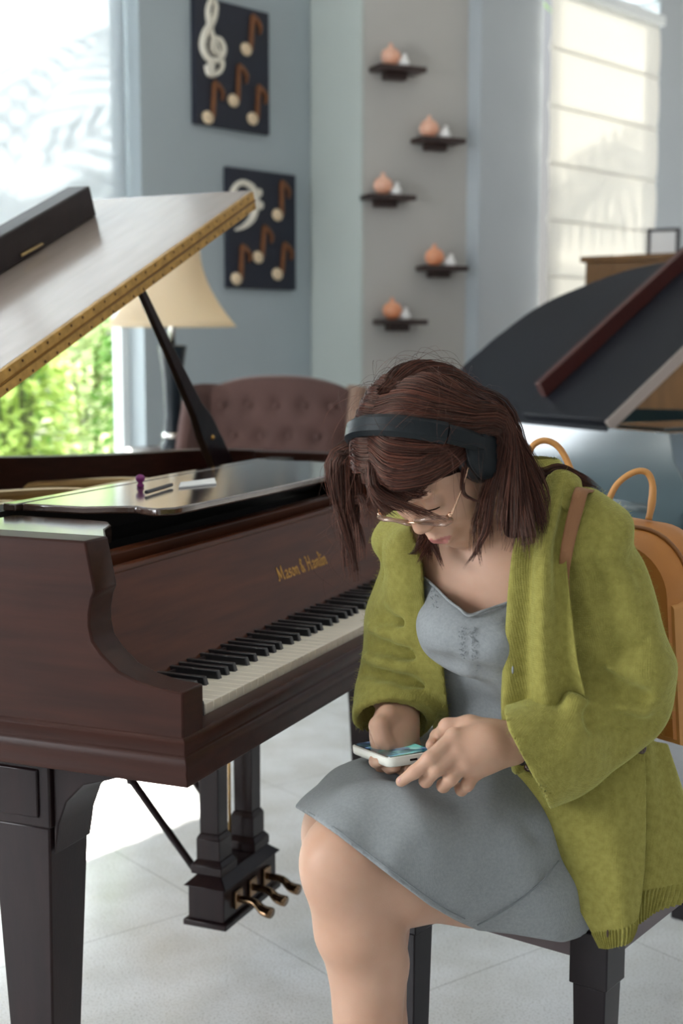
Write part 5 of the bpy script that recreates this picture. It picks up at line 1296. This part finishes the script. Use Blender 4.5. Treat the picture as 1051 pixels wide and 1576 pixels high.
# eyebrows and lashes
def tube_obj(name, lines, m, parent):
    mb = MB()
    for pts, r in lines: mb.tube([Vector(p)-Vector(PO) for p in pts], r, 5)
    return mb.build(name, m, parent, smooth=True)
BQ = (BODY[0]-HC)@HR.T; BQ = BQ[np.abs(BQ).max(1) < .14]
def face_pt(x, z, lift):   # point on the face at head-local x, z
    m = np.hypot(BQ[:, 0]-x, BQ[:, 2]-z) < .0032; return h(x, BQ[m, 1].max()+lift, z)
for s in (1, -1):
    us = np.linspace(0, 1, 14)
    tube_obj('eyebrow', [([face_pt(s*(.013+.036*u), .0135+.0065*math.sin(u*2.3), .0001) for u in us], list(np.interp(us, [0, .25, .7, 1], [.0010, .0022, .0017, .0004])))], M_hairb, PER)
    tube_obj('eyelashes', [([face_pt(s*(.0185+.027*u), -.0195+.0015*(2*u-1)**2, .0003) for u in us], list(np.interp(us, [0, .6, 1], [.0004, .0010, .0006])))], M_hairb, PER)

# ------------------------------------------------------------------ headphones
M_hp = mat('matt_black_plastic', (.007, .010, .012), .42, spec=.22, bump=.05, bscale=900)
M_pad = mat('black_leatherette', (.008, .008, .010), .5, bump=.2, bscale=300)
HP = thing('headphones', 'black over-ear headphones worn on the auburn hair', 'headphones', Vector(HC))
hcv = Vector(HC)
upB = hU*math.cos(math.radians(17))+hF*math.sin(math.radians(17)); fwB = hF*math.cos(math.radians(17))-hU*math.sin(math.radians(17))
def band(a0, a1, hw, t0, t1, n=40, ra=.098, rb=.112, zc=-.002):
    rs = []
    for a in np.linspace(a0, a1, n):
        o_ = hL*math.sin(a)*(ra)+upB*(zc+rb*math.cos(a)); nn = hL*math.sin(a)/ra+upB*math.cos(a)/rb; nn /= np.linalg.norm(nn)
        rs.append([Vector(o_+nn*tt+fwB*ww) for ww, tt in ((-hw, t0), (-hw*.6, t1), (hw*.6, t1), (hw, t0), (hw*.7, t0-.001), (-hw*.7, t0-.001))])
    return rs
mb = MB(); mb.rings(band(-1.02, 1.02, .0145, 0, .006)); mb.build('headband', M_hp, HP, smooth=True, angle=35)
for s in (1, -1):
    mb = MB(); mb.rings(band(s*1.035, s*1.52, .0125, .0006, .0062, 20)); sl_ = mb.build('slider', M_hp, HP, smooth=True, angle=35)
    cc_ = hL*s*.079-hU*.020-hF*.002
    Rm = Matrix((Vector(hF), Vector(hU), Vector(hL*s))).transposed()
    def disc(prof, n=40, el=1.18):
        rs = []
        for r_, z_ in prof: rs.append([Vector(cc_)+Rm @ Vector((r_*math.cos(2*PI*j/n), r_*el*math.sin(2*PI*j/n), z_)) for j in range(n)])
        return rs
    mb = MB(); mb.rings(disc([(.012, .024), (.024, .0235), (.031, .020), (.035, .013), (.0355, .006), (.034, .002)][::-1])); ec = mb.build('ear_cup', M_hp, HP, smooth=True, angle=50)
    mb = MB(); mb.rings(disc([(.030, .001), (.037, -.002), (.0385, -.008), (.036, -.015), (.028, -.017), (.022, -.012)])); mb.build('ear_cushion', M_pad, HP, smooth=True)
    mb = MB(); mb.rings(disc([(.0355, .0095), (.0362, .0085), (.0355, .0075)])); mb.build('trim_ring', M_pad, ec, smooth=True)

# ------------------------------------------------------------------ spectacles
M_frame = mat('clear_rose_acetate', (.62, .42, .32), .12, trans=.75, coat=.5)
M_gilt = mat('rose_gold_wire', (.80, .50, .34), .25, metal=1)
M_lens = mat('spectacle_lens', (1, 1, 1), .0, trans=1, alpha=.18)
GL = thing('glasses', 'clear rose-framed round glasses low on the bowed nose', 'glasses', Vector(HC))
gy, gz = .0985, -.0285
tv = math.radians(22)
def gh(x, y, z):   # lens plane leans forward at the top
    return h(x, gy+(y-gy)*math.cos(tv)+(z-gz)*math.sin(tv), gz+(z-gz)*math.cos(tv)-(y-gy)*math.sin(tv))
for s in (1, -1):
    c0_ = np.array([s*.0335, gy, gz]); pts = []
    for a in np.linspace(0, 2*PI, 41): pts.append(Vector(gh(c0_[0]+.0255*math.cos(a), c0_[1]-.006*abs(math.cos(a)) if s*math.cos(a) > 0 else c0_[1], c0_[2]+.0225*math.sin(a))-HC))
    mb = MB(); mb.tube(pts, .0019, 8, flat=1.4); rim = mb.build('rim', M_frame, GL, smooth=True)
    mb = MB(); lp_ = [Vector(gh(c0_[0]+.0245*math.cos(a), c0_[1], c0_[2]+.0215*math.sin(a))-HC) for a in np.linspace(0, 2*PI, 33)[:-1]]
    mb.prism(lp_, Vector(hF*-.0012)); mb.build('lens', M_lens, rim)
    mb = MB(); mb.tube([Vector(h(*q)-HC) for q in ((s*.0585, gy-.006, gz+.006), (s*.066, gy-.010, gz+.006), (s*.0735, .06, -.016), (s*.080, .02, -.006), (s*.080, -.01, -.004), (s*.076, -.035, -.020))], [.0016, .0018, .0014, .0014, .0016, .0016], 8); tp = mb.build('temple_arm', M_gilt, GL, smooth=True)
    mb = MB(); mb.sphere(Vector(h(s*.0635, gy-.008, gz+.006)-HC), (.0030, .0030, .0034), 10, 8); mb.build('hinge', M_gilt, tp, smooth=True)
mb = MB(); mb.tube([Vector(gh(x, gy+.0015, gz+.005+.002*(1-(x/.009)**2))-HC) for x in np.linspace(-.0095, .0095, 9)], .0016, 8); mb.build('bridge', M_gilt, GL, smooth=True)

# ------------------------------------------------------------------ phone
M_case = mat('white_phone_case', (.70, .69, .62), .45)
M_bez = mat('phone_glass', (.008, .009, .011), .06, coat=1)
def screen_mat():
    m = bpy.data.materials.new('phone_screen'); m.use_nodes = True; n = m.node_tree.nodes; l = m.node_tree.links; p = n['Principled BSDF']
    t = n.new('ShaderNodeTexCoord'); v = n.new('ShaderNodeTexVoronoi'); v.inputs['Scale'].default_value = 38; no = n.new('ShaderNodeTexNoise'); no.inputs['Scale'].default_value = 45
    l.new(t.outputs['Object'], v.inputs[0]); l.new(t.outputs['Object'], no.inputs[0]); r = n.new('ShaderNodeValToRGB'); l.new(no.outputs['Fac'], r.inputs[0])
    e = r.color_ramp.elements; e[0].position = .42; e[0].color = (.010, .045, .06, 1); e[1].position = .64; e[1].color = (.25, .50, .52, 1); e.new(.52).color = (.02, .12, .16, 1)
    mx = n.new('ShaderNodeMixRGB'); mx.blend_type = 'MULTIPLY'; mx.inputs[0].default_value = .5; l.new(r.outputs[0], mx.inputs[1]); l.new(v.outputs['Color'], mx.inputs[2])
    p.inputs['Base Color'].default_value = (.01, .01, .012, 1); p.inputs['Roughness'].default_value = .08
    l.new(mx.outputs[0], p.inputs['Emission Color']); p.inputs['Emission Strength'].default_value = .5
    return m
PH = thing('phone', 'smartphone in a white case held in both hands over the grey skirt', 'phone', Vector(pc))
Mx, My = Vector(pS/np.linalg.norm(pS)), Vector(pL_/np.linalg.norm(pL_)); Mz = Vector(pU); PM = Matrix((Mx, My, Mz)).transposed()
def rrect(w, l_, r, z, n=6):
    o_ = []
    for cx_, cy_, a0 in ((w-r, l_-r, 0), (-w+r, l_-r, PI/2), (-w+r, -l_+r, PI), (w-r, -l_+r, 1.5*PI)):
        for a in np.linspace(a0, a0+PI/2, n): o_.append(PM @ Vector((cx_+r*math.cos(a), cy_+r*math.sin(a), z)))
    return o_
mb = MB(); mb.rings([rrect(.0350, .073, .010, -.0125), rrect(.0368, .0748, .0115, -.0105), rrect(.0372, .0752, .012, -.005), rrect(.0370, .0750, .012, .0002), rrect(.0350, .073, .0105, .0008)]); mb.build('case', M_case, PH, smooth=True, angle=50)
mb = MB(); mb.rings([rrect(.0344, .0724, .010, .0004), rrect(.0342, .0722, .010, .0014)]); gl_ = mb.build('glass_front', M_bez, PH, smooth=True, angle=40)
mb = MB(); mb.rings([rrect(.0318, .0695, .008, .0012), rrect(.0317, .0694, .008, .0016)]); mb.build('screen', screen_mat(), PH)
mb = MB(); mb.rings([[PM @ Vector((x, -.0752-.0003*k, z)) for x, z in ((-.005, -.0075), (.005, -.0075), (.0056, -.006), (.005, -.0045), (-.005, -.0045), (-.0056, -.006))] for k in (-2, 1)]); mb.build('charging_port', M_bez, PH)

# ------------------------------------------------------------------ bead bracelet and hair tie on the near wrist
M_bead = mat('dark_wood_bead', (.055, .022, .016), .25, coat=.4)
BRc = wrL+(elL-wrL)*.075; BRax = (elL-wrL)/np.linalg.norm(elL-wrL); b1 = np.cross(BRax, [0, 0, 1]); b1 /= np.linalg.norm(b1); b2 = np.cross(BRax, b1)
BR = thing('bead_bracelet', 'dark wooden bead bracelet on the near wrist, below the green cuff', 'bracelet', Vector(BRc))
for k in range(17):
    a = 2*PI*k/17; v = b1*math.cos(a)*.033+b2*math.sin(a)*.036+np.array([0, 0, -.012])+BRax*.004*math.sin(a); MB().sphere(Vector(v), .0062, 12, 8).build('bead', M_bead, BR, smooth=True)
HT = thing('hair_tie', 'thin black hair tie round the near wrist beside the bracelet', 'hair tie', Vector(BRc-BRax*.019))
MB().tube([Vector(b1*math.cos(a)*.030+b2*math.sin(a)*.0285) for a in np.linspace(0, 2*PI, 31)], .0024, 8).build('band', M_pad, HT, smooth=True)

# ------------------------------------------------------------------ orange leather backpack on the back
M_lea = mat('orange_leather', (.48, .185, .035), .5, noise=.2, nscale=9, color2=(.40, .15, .028), bump=.15, bscale=160)
M_lea2 = mat('tan_leather', (.58, .27, .075), .5, noise=.15, nscale=9, bump=.1, bscale=160)
M_strap = mat('brown_webbing', (.27, .12, .048), .7, bump=.4, bscale=500)
bc = A_(962, 955, 2.205)
bz = np.array(sp)*.6+np.array([0, 0, 1])*.4; bz /= np.linalg.norm(bz); by = -tF+bz*(tF@bz); by /= np.linalg.norm(by); bx = np.cross(by, bz)   # bx across the back, by away from it
BP = thing('backpack', 'orange leather backpack with two handle loops on the back of the green cardigan', 'backpack', Vector(bc))
def bp(x, y, z): return Vector(bx*x+by*y+bz*z)
def arch(w, h0, h1, r, y, n=10):   # outline with rounded top
    o_ = [bp(-w, y, h0), bp(w, y, h0)]
    for a in np.linspace(0, PI/2, n): o_.append(bp(w-r+r*math.cos(a), y, h1-r+r*math.sin(a)))
    for a in np.linspace(PI/2, PI, n): o_.append(bp(-w+r+r*math.cos(a), y, h1-r+r*math.sin(a)))
    return o_
mb = MB(); mb.rings([arch(.118, -.150, .150, .07, -.055), arch(.126, -.160, .160, .075, -.040), arch(.128, -.162, .162, .075, .02), arch(.124, -.158, .156, .072, .045), arch(.110, -.145, .140, .065, .058)]); mb.build('main_bag', M_lea, BP, smooth=True, angle=50)
mb = MB(); mb.rings([arch(.126, -.160, .066, .008, -.050), arch(.132, -.167, .066, .008, -.038), arch(.134, -.169, .066, .008, .03), arch(.130, -.164, .066, .008, .056), arch(.116, -.15, .066, .008, .068)]); mb.build('lower_sleeve', M_lea2, BP, smooth=True, angle=50)
pts = arch(.1275, -.14, .1635, .076, -.012)[2:]
mb = MB(); mb.tube(pts, .0035, 8); mb.build('zip_piping', mat('dark_tan_piping', (.22, .085, .02), .5), BP, smooth=True)
for nm, P in (('handle', [(812, 700, 2.20), (822, 684, 2.20), (838, 678, 2.20), (856, 685, 2.20), (870, 704, 2.20), (885, 740, 2.20)]), ('handle', [(934, 775, 2.15), (950, 745, 2.15), (975, 727, 2.15), (995, 727, 2.15), (1004, 745, 2.15), (1003, 775, 2.15), (998, 800, 2.15)])):
    mb = MB(); mb.tube([Vector(q)-Vector(bc) for q in cat_rom([A_(*p) for p in P], 40)], .0062, 10, flat=.8); mb.build(nm, M_lea2, BP, smooth=True)
def strap(rows, nm):
    V, F = sheet(rows, .004, 8, 50); me = np_mesh(nm, V-np.array(bc), F); o_ = bpy.data.objects.new(nm, me); COL.objects.link(o_); me.materials.append(M_strap); o_.parent = BP
CV = np.array([v.co for v in CG.data.vertices])+PO
rows_ = []
for (xa, ya, xb, yb) in ((886, 752, 907, 757), (877, 778, 897, 784), (868, 815, 887, 821), (862, 852, 879, 858), (861, 884, 875, 889), (864, 915, 876, 918)):
    da, db = on_mesh(CV, xa, ya, 9) or 1.88, on_mesh(CV, xb, yb, 9) or 1.88
    dm = min(da, db); k_ = .004 if ya < 840 else (-.002 if ya < 870 else -.022)
    rows_.append(R((xa, ya, dm-k_), ((xa+xb)/2, (ya+yb)/2, dm-k_-.002), (xb, yb, dm-k_)))
strap([R((930, 800, 2.06), (945, 805, 2.05), (958, 812, 2.04)), R((905, 762, 1.985), (918, 764, 1.975), (930, 768, 1.965))]+rows_, 'shoulder_strap')
# wool halo: short fine fibres standing off the cardigan
cv = CV-PO; cf = np.array([list(p.vertices) for p in CG.data.polygons]); cc2 = cv[cf].mean(1); nn2 = np.cross(cv[cf[:, 2]]-cv[cf[:, 0]], cv[cf[:, 3]]-cv[cf[:, 1]]); ar = np.linalg.norm(nn2, axis=1); nn2 /= ar[:, None]+1e-12
pick = rng.choice(len(cf), 26000, p=ar/ar.sum()); w4 = rng.dirichlet([1, 1, 1, 1], len(pick)); p0 = (cv[cf[pick]]*w4[..., None]).sum(1)
dd = nn2[pick]+rng.normal(size=(len(pick), 3))*.75; dd /= np.linalg.norm(dd, axis=1, keepdims=True); L_ = rng.uniform(.0025, .0075, len(pick))[:, None]
sdv = np.cross(dd, rng.normal(size=dd.shape)); sdv /= np.linalg.norm(sdv, axis=1, keepdims=True); rr_ = .00016; s2 = np.cross(dd, sdv)
ring = lambda c, r_: [c+sdv*r_, c+(-.5*sdv+.87*s2)*r_, c+(-.5*sdv-.87*s2)*r_]
mid_ = p0+dd*L_*.6; tip_ = mid_+(dd+sdv*.5)*L_*.4
VV = np.stack(ring(p0, rr_)+ring(mid_, rr_*.8)+ring(tip_, rr_*.4), 1).reshape(-1, 3); b0 = np.arange(len(pick))[:, None]*9
FF = np.concatenate([b0+np.array([[i_*3+j_, i_*3+(j_+1) % 3, i_*3+3+(j_+1) % 3, i_*3+3+j_]]) for i_ in (0, 1) for j_ in range(3)])
fz = np_mesh('wool_fuzz', VV, FF); o_ = bpy.data.objects.new('wool_fuzz', fz); COL.objects.link(o_); fz.materials.append(mat('wool_fibre', (.42, .40, .10), .9, spec=.1)); o_.parent = CG; o_['kind'] = 'stuff'
